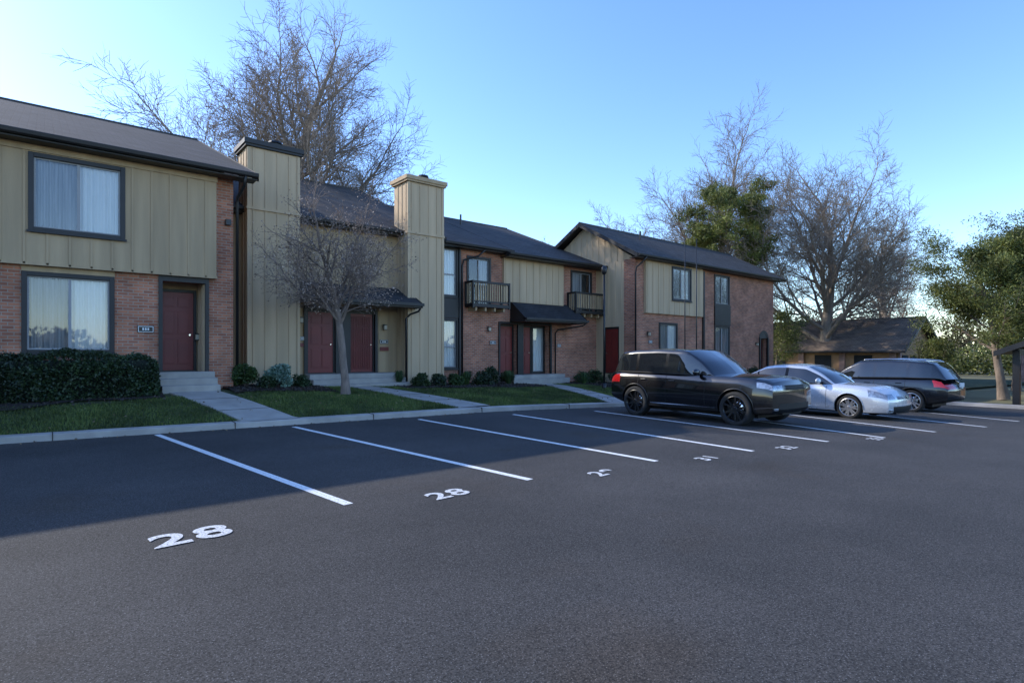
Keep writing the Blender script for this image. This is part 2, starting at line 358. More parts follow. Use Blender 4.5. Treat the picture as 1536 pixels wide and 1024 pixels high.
def door(par,x0,x1,z0,z1,y,side=False,col='door',panels=True):
    d=MB(); f=MB()
    T=(lambda a,b,c,e,g,h:(c,e,a,b,g,h)) if side else (lambda a,b,c,e,g,h:(a,b,c,e,g,h))
    d.box(*T(x0,x1,y-.04,y,z0,z1),0)
    w=x1-x0
    if panels:
        for (u0,u1) in ((.12,.46),(.54,.88)):
            for (v0,v1) in ((.08,.40),(.46,.76),(.81,.94)):
                a,b,c,e=x0+w*u0,x0+w*u1,z0+(z1-z0)*v0,z0+(z1-z0)*v1
                d.box(*T(a,b,y-.052,y-.041,c,e),0)
                d.box(*T(a+.03,b-.03,y-.060,y-.053,c+.03,e-.03),0)
    d.box(*T(x1-.12,x1-.07,y-.09,y-.042,z0+.95,z0+1.0),1)
    f.box(*T(x0-.07,x0-.002,y-.07,y+.02,z0,z1+.08),0); f.box(*T(x1+.002,x1+.07,y-.07,y+.02,z0,z1+.08),0); f.box(*T(x0-.002,x1+.002,y-.069,y+.02,z1+.002,z1+.08),0)
    f.box(*T(x0-.07,x1+.07,y-.12,y+.01,z0-.04,z0-.001),0)
    d.obj('door',[M[col],M['chrome']],par,bevel=.004); f.obj('door_frame',M['trim'],par)
def plaque(par,x,y,z,w=.32,h=.16):
    p=MB(); p.box(x-w/2,x+w/2,y-.02,y,z-h/2,z+h/2,0); p.box(x-w/2+.015,x+w/2-.015,y-.024,y-.021,z-h/2+.015,z+h/2-.015,1)
    p.box(x-w/2+.03,x+w/2-.03,y-.028,y-.025,z-h/2+.03,z+h/2-.03,0)
    for i in range(3): p.box(x-.075+i*.055,x-.04+i*.055,y-.031,y-.029,z-.028,z+.03,1)
    p.obj('house_number_plaque',[M['blackmetal'],M['white']],par)
def lantern(par,x,y,z):
    p=MB(); p.box(x-.05,x+.05,y-.02,y,z-.05,z+.1,0); p.box(x-.02,x+.02,y-.08,y-.02,z+.05,z+.07,0)
    p.box(x-.05,x+.05,y-.15,y-.05,z-.09,z+.05,1); p.box(x-.065,x+.065,y-.165,y-.035,z+.05,z+.075,0); p.box(x-.06,x+.06,y-.16,y-.04,z-.11,z-.09,0)
    p.obj('wall_lantern',[M['blackmetal'],M['lampglass']],par)
def roof(par,x0,x1,te,ze,tr,zr,th=.13,mat='roof',tw=None,back=None):
    r=MB(); tb,zb=back if back else (2*tr-te,ze)
    A=[(te,ze),(tr,zr),(tb,zb)]
    for i in range(2):
        (ta,za),(tc,zc)=A[i],A[i+1]
        r.face([(x0,ta,za),(x1,ta,za),(x1,tc,zc),(x0,tc,zc)],0)
        r.face([(x0,ta,za-th),(x0,tc,zc-th),(x1,tc,zc-th),(x1,ta,za-th)],1)
        for x in (x0,x1): r.face([(x,ta,za),(x,ta,za-th),(x,tc,zc-th),(x,tc,zc)],1)
    r.face([(x0,te,ze),(x0,te,ze-th),(x1,te,ze-th),(x1,te,ze)],1); r.face([(x0,tb,zb),(x0,tb,zb-th),(x1,tb,zb-th),(x1,tb,zb)],1)
    r.obj('roof',[M[mat],M['trim']],par)
    g=MB()
    pr=[(-.003,-.01),(-.125,-.01),(-.13,-.03),(-.115,-.10),(-.08,-.13),(-.003,-.13)]
    g.grid(lambda u,i:(u,te+pr[i][0],ze+pr[i][1]),[x0,x1],list(range(6)))
    for x in (x0,x1): g.face([(x,te+a,ze+b) for a,b in pr])
    for x,dx in ((x0,-.03),(x1,.03)):
        for i in range(2):
            (ta,za),(tc,zc)=A[i],A[i+1]; a,b=sorted((x+dx*.1,x+dx))
            for X in (a,b): g.face([(X,ta,za+.015),(X,ta,za-.2),(X,tc,zc-.2),(X,tc,zc+.015)])
            g.face([(a,ta,za+.015),(b,ta,za+.015),(b,tc,zc+.015),(a,tc,zc+.015)]); g.face([(a,ta,za-.2),(b,ta,za-.2),(b,tc,zc-.2),(a,tc,zc-.2)])
    if tw: g.box(x0+.01,x1-.01,te+.005,tw+.01,ze-th-.04,ze-th-.01)
    # ridge cap
    g.tube([(x0,tr,zr+.01),(x1,tr,zr+.01)],.05,6)
    g.obj('eave_gutter',M['trim'],par)
def shell(par,x0,x1,tw,z0,ze,tr,zr,mat='siding',pitch=.4,left=True,right=True,te=None):
    tb=2*tr-tw; m=MB()
    m.face([(x1,tb,z0),(x0,tb,z0),(x0,tb,ze),(x1,tb,ze)])
    zw=ze-.06
    if left: m.face([(x0,tb,z0),(x0,tw,z0),(x0,tw,zw),(x0,tr,zr-.14),(x0,tb,zw)])
    if right: m.face([(x1,tw,z0),(x1,tb,z0),(x1,tb,zw),(x1,tr,zr-.14),(x1,tw,zw)])
    return m.obj('end_walls',M[mat],par)
def downspout(par,pts,r=.04):
    d=MB(); d.tube(pts,r,6); d.obj('downspout',M['blackmetal'],par,smooth=True)
def canopy(par,x0,x1,tw,zt,tf,zf):
    c=MB(); th=.16
    c.face([(x0,tf,zf),(x1,tf,zf),(x1,tw,zt),(x0,tw,zt)],0); c.face([(x0,tf,zf-.05),(x0,tw,zf-.05),(x1,tw,zf-.05),(x1,tf,zf-.05)],1)
    for x in (x0,x1): c.face([(x,tf,zf),(x,tf,zf-.05),(x,tw,zf-.05),(x,tw,zt)],1)
    c.box(x0-.03,x1+.03,tf-.035,tf-.002,zf-th,zf+.01,1); c.box(x0-.03,x0-.002,tf,tw,zf-th,zf+.0,1); c.box(x1+.002,x1+.03,tf,tw,zf-th,zf+.0,1)
    c.box(x0-.03,x1+.03,tf-.14,tf-.037,zf-.10,zf+.0,1)
    for x,s in ((x0-.03,1),(x1+.03,-1)):
        c.face([(x,tf,zf+.02),(x,tw,zt+.02),(x,tw,zt-.12),(x,tf,zf-.12)],1)
    c.obj('door_canopy',[M['canopy'],M['trim']],par)
def steps(par,x0,x1,ttop,n,ztop,zbase,run=.32,landing=.4):
    m=MB(); rise=(ztop-zbase)/n; 
    m.box(x0,x1,ttop-landing,ttop+.05,zbase-.3,ztop)
    for i in range(1,n): m.box(x0,x1,ttop-landing-run*i,ttop-landing-run*(i-1)-.001,zbase-.3,ztop-rise*i)
    m.obj('concrete_steps',M['concrete'],par,bevel=.012)
# ------------------------------------------------------------------ building A
A=empty('townhouse')
shell(A,-14,4.04,17.1,.2,6.5,24.5,9.8,mat='brick')
w=MB(); hw=(-.33,1.235,1.70,3.42,.35); hd=(2.34,3.34,1.12,3.55,.85); hw3=(-6,-4.4,1.7,3.42,.35)
wall(w,-14,4.04,.2,3.68,17.1,[hw,hd,hw3],0); wall(w,3.56,4.04,3.68,6.42,17.1,[],0); w.obj('brick_wall',M['brick'],A)
sd=MB(); hu=(-.21,1.44,4.50,6.12,.35); hu2=(-6,-4.4,4.5,6.12,.35)
wall(sd,-14,3.58,3.66,6.42,16.93,[hu,hu2]); sd.box(-14,3.58,16.94,17.12,3.64,3.66)
sd.face([(3.58,16.93,3.66),(3.58,17.1,3.66),(3.58,17.1,6.42),(3.58,16.93,6.42)])
battens(sd,-14,3.58,3.66,6.40,16.93,.41,[hu,hu2]); sd.box(-.42,1.33,17.07,17.098,3.44,3.64); sd.obj('siding_wall',M['siding'],A)
tr_=MB(); tr_.box(-14,3.60,16.895,16.928,6.24,6.42); tr_.box(-14,3.6,16.91,16.925,3.64,3.70)
tr_.obj('frieze_board',M['siding'],A)
window(A,*hu[:4],16.93); window(A,*hu2[:4],16.93); window(A,*hw[:4],17.1,left='dim'); window(A,*hw3[:4],17.1)
wall_in=MB(); wall_in.box(2.3,3.4,17.96,18.0,1.0,3.7); wall_in.obj('entry_back',M['siding'],A)
e=MB(); e.box(3.322,3.339,17.12,17.94,1.13,3.54); battens(e,17.15,17.9,1.13,3.54,3.322,.2,side=True); e.obj('entry_side',M['siding2'],A)
fr=MB(); fr.box(2.26,2.345,17.04,17.14,1.12,3.64); fr.box(3.335,3.42,17.04,17.14,1.12,3.64); fr.box(2.345,3.335,17.041,17.14,3.5,3.64); fr.obj('entry_trim',M['trim'],A)
door(A,2.36,3.2,1.16,3.3,17.95)
plaque(A,1.98,17.1,2.24,.36,.18); lantern(A,3.28,17.9,2.1)
steps(A,2.2,3.5,17.12,3,1.14,.66)
roof(A,-14.4,4.52,16.5,6.55,24.5,9.8,tw=16.93)
downspout(A,[(4.2,16.45,6.45),(4.2,16.6,6.2),(4.13,17.0,5.95),(4.13,17.06,5.8),(4.13,17.06,.8)])
mb=MB(); mb.box(3.82,3.95,16.93,17.09,5.15,5.3); mb.obj('security_light',M['blackmetal'],A)
# ------------------------------------------------------------------ building B
B=empty('townhouse')
shell(B,4.06,12.0,19.2,.1,6.15,26.5,9.68,left=True)
w=MB(); d1=(6.82,7.82,.95,3.12,.12); d2=(8.34,9.30,.95,3.12,.12)
wall(w,4.06,12.0,.1,6.05,19.2,[d1,d2]); battens(w,4.06,12.0,.1,6.0,19.2,.41,[d1,d2]); w.obj('siding_wall',M['siding'],B)
door(B,6.88,7.76,.96,3.04,19.3); door(B,8.40,9.24,.96,3.04,19.3)
p=MB(); p.box(6.72,6.82,19.13,19.24,.9,3.22); p.box(7.82,8.34,19.15,19.25,.9,3.22); p.box(9.30,9.4,19.13,19.24,.9,3.22); p.box(6.82,9.3,19.14,19.24,3.12,3.23); p.obj('door_surround',M['trim'],B)
p=MB(); 
for q in np.arange(8.43,9.2,.07): p.box(q,q+.02,19.2,19.215,1.05,2.95)
p.obj('screen_door_bars',M['door'],B)
roof(B,4.1,12.05,18.75,6.15,26.5,9.68,tw=19.2)
for i,(x0,x1) in enumerate(((4.75,6.3),(10.23,11.75))):
    c=MB(); c.box(x0,x1,18.4,19.45,.0,7.92); battens(c,x0,x1,.1,7.9,18.4,.36,off=.06); battens(c,18.45,19.4,.1,7.9,x0,.3,side=True)
    for (a,b) in ((x0-.02,x0+.07),(x1-.07,x1+.02)): c.box(a,b,18.37,18.398,.1,7.9)
    c.box(x0-.04,x1+.04,18.35,19.49,6.02,6.10)
    c.obj('chimney_stack',M['siding2'] ,B)
    c=MB(); c.box(x0-.08,x1+.08,18.32,19.53,7.93,8.0,0); c.box(x0-.12,x1+.12,18.28,19.57,8.0,8.14,0 if i==0 else 0); 
    xm=(x0+x1)/2; c.tube([(xm+.2,18.95,8.1),(xm+.2,18.95,8.36)],[.16,.16],12,1); c.tube([(xm+.2,18.95,8.36),(xm+.2,18.95,8.42)],[.22,.2],12,1)
    c.obj('chimney_cap',[M['trim'] if i==0 else M['siding'],M['blackmetal']],B)
canopy(B,6.38,10.22+.3,19.19,4.05,17.9,3.42)
downspout(B,[(10.5,17.83,3.34),(10.5,18.1,3.15),(10.3,18.33,3.05),(10.12,18.33,2.9),(10.12,18.33,.5)],.035)
plaque(B,6.62,19.17,2.12,.22,.14); plaque(B,9.66,19.17,2.05,.34,.15); lantern(B,6.6,19.17,2.75); lantern(B,9.66,19.17,2.6)
p=MB(); p.box(9.5,9.83,19.13,19.17,1.72,1.86); p.box(6.52,6.7,19.13,19.17,1.85,1.97); p.obj('mail_slot',M['door'],B)
steps(B,6.6,9.9,19.2,3,.93,.46,run=.34,landing=.9)
downspout(B,[(11.95,18.7,6.0),(11.95,18.95,5.8),(12.1,19.1,5.5),(12.1,19.1,.6)],.035)
# ------------------------------------------------------------------ building C
C=empty('townhouse')
shell(C,12.0,21.95,19.8,.0,6.1,27.2,9.3,mat='brick',left=True,right=True)
w=MB()
hA=(12.5,13.28,4.03,5.95,.35); hB=(12.5,13.28,1.05,3.0,.35); hb1=(13.9,15.0,3.72,5.7,.35); hb2=(20.15,21.5,3.72,5.66,.35)
r1=(15.6,16.62,.66,2.95,.35); r2=(16.95,18.66,.66,2.95,.5)
wall(w,12.0,21.95,.0,6.02,19.8,[hA,hB,hb1,hb2,r1,r2]); w.obj('brick_wall',M['brick'],C)
sd=MB(); wall(sd,15.75,19.45,3.95,6.02,19.66,[]); battens(sd,15.75,19.45,3.95,6.0,19.66,.41); sd.box(15.75,19.45,19.67,19.81,3.93,3.95)
sd.face([(15.75,19.81,3.95),(15.75,19.66,3.95),(15.75,19.66,6.02),(15.75,19.81,6.02)]); sd.face([(19.45,19.66,3.95),(19.45,19.81,3.95),(19.45,19.81,6.02),(19.45,19.66,6.02)])
sd.obj('siding_wall',M['siding2'],C)
window(C,*hA[:4],19.8,mull=False,left='white',transom=4.9); window(C,*hB[:4],19.8,mull=False,left='white',transom=1.9)
p=MB(); p.box(12.38,13.4,19.74,19.79,3.1,3.9); p.box(13.38,13.46,19.7,19.79,.4,6.0); p.obj('dark_panel',M['trim'],C)
window(C,*hb1[:4],19.8,left='dark',right='dim'); window(C,*hb2[:4],19.8,left='dim',right='dark')
door(C,15.7,16.52,.68,2.85,20.1); door(C,17.0,17.75,.68,2.85,20.25); window(C,17.9,18.6,.75,2.85,20.2,mull=False,left='white')
p=MB(); p.box(15.52,15.6,19.74,19.85,.5,3.03); p.box(16.62,16.95,19.74,19.85,.5,3.03); p.box(18.66,18.76,19.74,19.85,.5,3.03); p.box(15.6,18.66,19.741,19.85,2.95,3.04); p.obj('door_surround',M['trim'],C)
roof(C,12.07,16.0,19.35,6.18,27.2,9.38,tw=19.8); roof(C,15.6,22.0,19.15,6.05,27.2,9.3,tw=19.8)
canopy(C,16.2,20.1,19.79,4.0,18.75,3.2)
downspout(C,[(20.05,18.68,3.1),(20.05,18.95,2.95),(19.0,19.6,2.75),(18.95,19.72,2.6),(18.95,19.72,.4)],.035)
downspout(C,[(14.4,19.25,6.0),(14.2,19.5,5.75),(13.6,19.7,5.55),(13.55,19.74,5.3),(13.55,19.74,.5)],.04)
plaque(C,15.2,19.79,2.1,.34,.16); plaque(C,19.25,19.79,2.0,.24,.16); lantern(C,14.95,19.79,2.7)
steps(C,15.5,18.9,19.8,2,.66,.34,landing=.8)
def balcony(x0,x1,tf,tw,z0,z1):
    b=MB(); s=MB()
    b.box(x0,x1,tf,tw,z0,z0+.14,0)
    for x in (x0,x1-.08): b.box(x,x+.08,tf-.01,tf+.07,z0-.05,z1+.01,0)
    for x in (x0,x1-.08): b.box(x,x+.08,tw-.09,tw-.01,z0+.14,z1,0)
    b.box(x0+.08,x1-.08,tf-.02,tf+.08,z1-.09,z1,0)
    for x in (x0-.004,x1-.076): b.box(x,x+.08,tf+.08,tw-.1,z1-.09,z1-.002,0)
    b.box(x0+.08,x1-.08,tf+.01,tf+.05,z0+.2,z0+.26,0)
    q=x0+.16
    while q<x1-.12: s.box(q,q+.05,tf+.015,tf+.045,z0+.26,z1-.09); q+=.125
    q=tf+.14
    while q<tw-.14: s.box(x0+.02,x0+.05,q,q+.05,z0+.14,z1-.09); q+=.125
    b.obj('balcony_frame',M['trim'],C)
    q=x0+.2
    while q<x1: s.box(q,q+.08,tf+.08,tw,z0-.16,z0-.002); q+=.5
    s.obj('balcony_slats',M['siding'],C)
balcony(13.7,15.72,19.2,19.8,3.58,4.67); balcony(19.8,21.9,19.2,19.8,3.58,4.62)
# ------------------------------------------------------------------ building D
D=empty('townhouse')
tb=2*20.6-17.3
sh=MB(); X=21.95
wall(sh,18.0,tb,-.2,6.2,X,[(18.3,19.3,.62,2.95,.15)],side=True); sh.face([(X,17.3,6.2),(X,tb,6.2),(X,20.6,8.26)][::-1])
battens(sh,18.05,tb,3.4,6.2,X,.41,side=True)
for i in range(16):
    t=17.6+i*.41
    if t<23.8: sh.box(X-.02,X+.002,t-.022,t+.022,6.2,6.2+max(.02,(2.0-abs(t-20.6)*.60)))
sh.obj('gable_wall',M['siding2'],D)
bp=MB(); wall(bp,17.3,18.0,-.2,6.22,X-.003,side=True)
wd1=(24.8,26.35,4.42,6.0,.35); wd2=(29.0,30.45,4.42,5.98,.35); we1=(23.9,25.3,1.35,3.1,.35); we2=(29.0,30.45,1.2,3.1,.35); wn=(34.1,35.0,.0,2.55,.4)
wall(bp,X,35.85,-.4,6.22,17.3,[wd1,wd2,we1,we2,wn]); 
bp.face([(35.85,17.3,-.4),(35.85,tb,-.4),(35.85,tb,6.2),(35.85,20.6,8.26),(35.85,17.3,6.2)]); bp.face([(35.85,tb,-.4),(X,tb,-.4),(X,tb,6.2),(35.85,tb,6.2)])
bp.obj('brick_wall',M['brick'],D)
sd=MB(); hs=(24.8,26.35,4.42,6.0,.1)
wall(sd,22.6,27.6,3.62,6.22,17.16,[hs]); battens(sd,22.6,27.6,3.62,6.2,17.16,.45,[hs]); sd.box(22.6,27.6,17.17,17.31,3.6,3.62); sd.face([(22.6,17.31,3.62),(22.6,17.16,3.62),(22.6,17.16,6.22),(22.6,17.31,6.22)]); sd.face([(27.6,17.16,3.62),(27.6,17.31,3.62),(27.6,17.31,6.22),(27.6,17.16,6.22)])
sd.obj('siding_wall',M['siding2'],D)
window(D,*wd1[:4],17.16); window(D,*wd2[:4],17.3,right='dim'); window(D,*we1[:4],17.3); window(D,*we2[:4],17.3,right='dim')
p=MB(); p.box(28.9,30.55,17.22,17.29,3.2,4.3); p.box(27.7,27.85,17.2,17.29,.2,6.1); p.box(33.98,34.1,17.22,17.35,-.1,2.6); p.box(35.0,35.12,17.22,17.35,-.1,2.6); p.obj('dark_panel',M['trim'],D)
p=MB()
for i in range(8):
    a=math.pi*i/8; b=math.pi*(i+1)/8
    p.face([(34.55+.6*math.cos(a),17.26,2.55+.5*math.sin(a)),(34.55+.6*math.cos(b),17.26,2.55+.5*math.sin(b)),(34.55+.45*math.cos(b),17.26,2.55+.38*math.sin(b)),(34.55+.45*math.cos(a),17.26,2.55+.38*math.sin(a))])
    p.face([(34.55,17.28,2.55),(34.55+.45*math.cos(a),17.28,2.55+.38*math.sin(a)),(34.55+.45*math.cos(b),17.28,2.55+.38*math.sin(b))])
p.obj('arch_trim',M['trim'],D); door(D,34.15,34.95,.0,2.5,17.65)
door(D,18.38,19.22,.66,2.85,22.05,side=True)
roof(D,21.5,36.35,16.8,6.35,20.6,8.42,tw=17.3)
downspout(D,[(22.1,16.72,6.25),(22.0,16.9,6.0),(21.85,17.15,5.75),(21.85,17.2,5.5),(21.85,17.2,.2)],.045)
lantern(D,22.9,17.29,2.6); plaque(D,23.1,17.29,2.2,.3,.15); lantern(D,33.6,17.29,2.2)
p=MB()
for x,y,z in ((17.4,25.5,8.6),(25.3,19.6,7.8),(6.9,25.2,9.1),(9.3,25.0,9.0)): p.tube([(x,y,z),(x,y,z+.55)],[.05,.05],8)
p.obj('vent_pipes',M['blackmetal'],C)
# ------------------------------------------------------------------ background houses
def house(name,x0,x1,y0,y1,zb,ze,zr,wm,rm,root=None):
    Hh=root or empty(name); m=MB(); m.box(x0,x1,y0,y1,zb,ze); 
    ym=(y0+y1)/2
    for x in (x0,x1): m.face([(x,y0,ze),(x,y1,ze),(x,ym,zr-.1)])
    m.obj('walls',M[wm],Hh)
    roof(Hh,x0-.6,x1+.6,y0-.7,ze-.15,ym,zr,mat=rm)
    return Hh
h=empty('bungalow',(0,0,0),math.pi/2)
house('bungalow',13.6,33,-55,-46.6,-.7,1.95,4.35,'orange','roof2',h)
q=MB(); 
for t in (15.2,18,21.5,25,29): q.box(t,t+1.2,-46.6+.01,-46.6+.06,.1,1.5)
for s in (-53.5,-50.5,-48.6): q.box(13.52,13.59,s,s+1.2,.1,1.5)
q.obj('windows',M['dark'],h)
q=MB()
for t in (13.7,17,20,23.5,27.5,31): q.box(t,t+.4,-46.59,-46.45,-.7,1.93)
for s in (-55,-51.6,-47): q.box(13.46,13.58,s,s+.38,-.7,1.95)
q.obj('brick_piers',M['pinkbrick'],h)
h2=house('brick_house',56,74,-2,8.5,-.7,2.1,4.6,'pinkbrick','roof2')
q=MB()
for t in (-.5,2.4,5.4): q.box(55.92,55.99,t,t+1.2,.3,1.6)
q.obj('windows',M['dark'],h2)
K=empty('mail_kiosk')
q=MB(); x0,x1,y0,y1=29.3,33.5,.6,4.9
zb=zg(29)
for x in (x0+.3,x1-.3):
    for y in (y0+.3,y1-.3): q.box(x-.11,x+.11,y-.11,y+.11,zb-.05,1.75)
q.box(x0+.25,x1-.25,y0+.25,y0+.35,1.55,1.8); q.box(x0+.25,x1-.25,y1-.35,y1-.25,1.55,1.8)
q.obj('posts',M['trim'],K)
q=MB(); q.box(x0+.9,x1-.6,y0+.8,y1-.8,zb,1.3); q.obj('mail_boxes',M['orange'],K)
roof(K,x0-.3,x1+.3,y0-.3,1.7,(y0+y1)/2,2.75,mat='roof2')
# ------------------------------------------------------------------ trees
def branchy(seed,base,specs,L0,r0,d0=(0,0,1),sides=(10,7,5,4,3,3,3),rmin=.006):
    R=random.Random(seed); mb=MB(); tips=[]
    up=Vector((0,0,1))
    def grow(p,d,L,r,lev):
        S=specs[lev]; n=S['seg']; pts=[p.copy()]; rad=[r]; ds=[d.copy()]
        for i in range(n):
            d=(d+Vector((R.gauss(0,1),R.gauss(0,1),R.gauss(0,.7)))*S['wig']+up*S['up']).normalized()
            p=p+d*(L/n); pts.append(p.copy()); ds.append(d.copy()); rad.append(r*(1-(1-S['tap'])*(i+1)/n))
        if lev==0: rad[0]*=1.35
        mb.tube(pts,rad,sides[lev],0,cap=False)
        if lev==len(specs)-1: tips.append((p.copy(),lev)); return
        nc=S['n']; az=R.uniform(0,6.28)
        for k in range(nc):
            f=S['f0']+(1-S['f0'])*(k+R.uniform(.1,.9))/nc; f=min(f,.999)
            x=f*n; i=int(x); q=pts[i].lerp(pts[i+1],x-i); dd=ds[i+1]; rr=rad[i]+(rad[i+1]-rad[i])*(x-i)
            az+=2.399+R.uniform(-.5,.5); fa=S.get('fa',0); an=math.radians(S['ang']*R.uniform(.75,1.2)*(1-fa*(k+.5)/nc))
            a=dd.orthogonal().normalized(); a.rotate(Quaternion(dd,az))
            nd=(dd*math.cos(an)+a*math.sin(an)).normalized()
            ln=L*S['lr']*R.uniform(.7,1.15)*(1.15-.45*f)
            grow(q,nd,ln,max(rmin,rr*S['rr']*R.uniform(.75,1.05)),lev+1)
        a=ds[-1].orthogonal().normalized(); a.rotate(Quaternion(ds[-1],R.uniform(0,6.28)))
        grow(pts[-1],(ds[-1]+a*.25).normalized(),L*S['lr']*S.get('term',.9),rad[-1]*.95,lev+1)
    grow(Vector(base),Vector(d0).normalized(),L0,r0,0)
    return mb,tips
def sp(n,lr,ang,wig,up,tap,rr,f0,seg,**k): return dict(n=n,lr=lr,ang=ang,wig=wig,up=up,tap=tap,rr=rr,f0=f0,seg=seg,**k)
def bigtree(seed,base,L0,r0,name,mat,lean=(0,0,1),n1=9,ang=60,lr=1.0,f0=.5,cnt=(8,7,7,5),rmin=.011,l2=.5,up1=.045):
    specs=[sp(n1,lr,ang,.03,.03,.62,.55,f0,7,fa=.5),sp(cnt[0],l2,42,.07,up1,.30,.6,.16,8),sp(cnt[1],.60,40,.11,.03,.35,.62,.12,5),sp(cnt[2],.62,40,.14,.02,.4,.62,.12,4),sp(cnt[3],.66,40,.17,.02,.5,.7,.12,3),sp(0,0,0,.18,.0,.6,0,0,2)]
    mb,t=branchy(seed,base,specs,L0,r0,lean,rmin=rmin)
    return mb.obj(name,M[mat],smooth=True),t
bigtree(11,(11.4,32.9,0),9.8,.52,'bare_tree','bark2',n1=13,ang=70,lr=1.0,f0=.52,cnt=(9,6,6,4),rmin=.011,l2=.52,up1=.05)
bigtree(23,(47.5,19.0,-.6),7.6,.50,'bare_tree','bark2',n1=12,ang=68,lr=1.18,f0=.35,rmin=.012,cnt=(9,6,5,4),l2=.52,up1=.045)
bigtree(35,(49,28.6,-.6),10.4,.42,'bare_tree','bark2',n1=11,ang=52,lr=.92,f0=.42,rmin=.013,cnt=(8,6,5,4),up1=.05)
bigtree(41,(42,34,-.3),7.4,.3,'bare_tree','bark2',n1=7,ang=44,lr=.8,cnt=(6,6,5,4),rmin=.012)
bigtree(43,(35,37,-.3),5.4,.24,'bare_tree','bark2',n1=6,ang=40,lr=.8,cnt=(6,5,5,3),rmin=.012)
bigtree(45,(66,20,-.6),7.5,.4,'bare_tree','bark2',n1=8,ang=46,lr=.8,cnt=(6,6,5,3),rmin=.016)
specs=[sp(9,.92,54,.05,.02,.75,.55,.70,6),sp(8,.52,45,.12,.05,.35,.6,.2,6),sp(7,.55,45,.15,.03,.4,.6,.15,4),sp(5,.6,45,.2,.0,.4,.65,.12,3),sp(0,0,0,.22,0,.5,0,0,2)]
mb,tips=branchy(5,(6.7,15.7,lz(6.7,15.7)-.05),specs,2.75,.115,(0.02,0,1),rmin=.005)
o=mb.obj('small_bare_tree',M['barkl'],smooth=True)
P=np.array([t[0][:] for t in tips]); P=np.repeat(P,2,0)+np.random.normal(0,.05,(len(P)*2,3)); V,F=leaves(P,.045,.7); fastmesh('buds',V,F,M['bud'],o)
def evergreen(seed,base,L0,r0,name,mat,bark,nleaf,cl,lsize,spec=None,flat=.5,asp=.35):
    mb,tips=branchy(seed,base,spec,L0,r0)
    root=mb.obj(name,M[bark],smooth=True)
    T=np.array([t[0][:] for t in tips]); idx=np.random.randint(0,len(T),nleaf)
    off=np.random.normal(size=(nleaf,3))*np.array([cl,cl,cl*flat]); P=T[idx]+off
    V,F=leaves(P,lsize,asp); fastmesh('foliage',V,F,M[mat],root)
    return root
pinespec=[sp(26,.24,84,.02,.02,.25,.35,.40,10,term=.10),sp(6,.42,45,.06,.06,.4,.6,.30,4),sp(4,.5,45,.1,.08,.5,.6,.3,3),sp(0,0,0,.1,.1,.5,0,0,2)]
evergreen(3,(40.2,23.0,-.4),14.0,.28,'pine_tree','pine','bark',44000,.21,.26,pinespec,.5,.22)
evspec=[sp(17,.42,62,.05,.02,.35,.5,.28,8,term=.3),sp(6,.5,45,.1,.05,.4,.6,.25,4),sp(5,.5,45,.15,.04,.5,.6,.2,3),sp(0,0,0,.15,.05,.5,0,0,2)]
evergreen(8,(35.6,6.0,-.6),6.4,.20,'evergreen_tree','ever','bark',52000,.24,.14,evspec,.55,.28)
evergreen(9,(38.5,3.6,-.6),7.6,.22,'evergreen_tree','ever','bark',52000,.26,.15,evspec,.55,.28)
evergreen(10,(45,7.0,-.6),8.0,.2,'evergreen_tree','pine','bark',36000,.3,.16,evspec,.55,.28)
evergreen(12,(44,10.4,-.6),2.6,.12,'evergreen_tree','ever','bark',9000,.2,.14,evspec,.55,.25)
evergreen(14,(42.5,20.2,-.5),4.4,.15,'evergreen_tree','pine','bark',12000,.24,.16,evspec,.55,.25)
def mass(name,pts,hh,n,mat,ls):
    P=[]
    for i in range(n):
        a=random.random()*(len(pts)-1); j=int(a); f=a-j; x=pts[j][0]*(1-f)+pts[j+1][0]*f; y=pts[j][1]*(1-f)+pts[j+1][1]*f
        top=hh*(.65+.2*math.sin(a*9)+.15*math.sin(a*23)+.1*math.sin(a*61)); P.append((x+random.gauss(0,2),y+random.gauss(0,2),-.6+top*random.random()**.7))
    V,F=leaves(np.array(P),ls,.5); fastmesh(name,V,F,M[mat])
mass('unseen_reflected_trees',[(60,90),(100,60),(100,20),(100,-40)],10,60000,'wintertree',.5)
mass('distant_shrubs',[(60,30),(78,22),(80,5),(78,-20)],4,26000,'ever',.35)
mass('unseen_reflected_trees',[(120,-40),(80,-80),(0,-70),(-60,-50),(-80,0)],8,14000,'wintertree',1.5)  # out-of-view tree line, added behind the camera to darken car and window reflections
def hedge(name,x0,x1,y0,y1,z0,z1,n,mat,ls):
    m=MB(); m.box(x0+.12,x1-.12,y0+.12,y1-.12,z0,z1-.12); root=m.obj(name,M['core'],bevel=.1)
    P=[]
    for i in range(n):
        x=random.uniform(x0,x1); y=random.uniform(y0,y1); z=random.uniform(z0,z1)
        r=random.random()
        if r<.4: y=y0
        elif r<.8: z=z1
        elif r<.9: x=x1
        else: x=x0
        rx=min(x1-x,x-x0); rz=z1-z; ry=min(y-y0,y1-y)
        if rz<.25 and ry<.25: z-=.25*(1-ry/.25)**2*.5; y+= .1*(1-rz/.25)*(1 if y-y0<y1-y else -1)
        if rx<.35: z-= (.35-rx)*.5*(z-z0)/(z1-z0)
        bump=.06*math.sin(x*3.3+z*4)+.04*math.sin(x*8.1+y*5)+random.gauss(0,.035)
        P.append((x+random.gauss(0,.03),y-bump*.6,max(z0,z+bump)))
    V,F=leaves(np.array(P),ls,.6); fastmesh('leaves',V,F,M[mat],root); return root
hedge('hedge',-6,2.05,15.75,16.75,lz(0,16.2)-.1,1.58,42000,'hedge',.06)
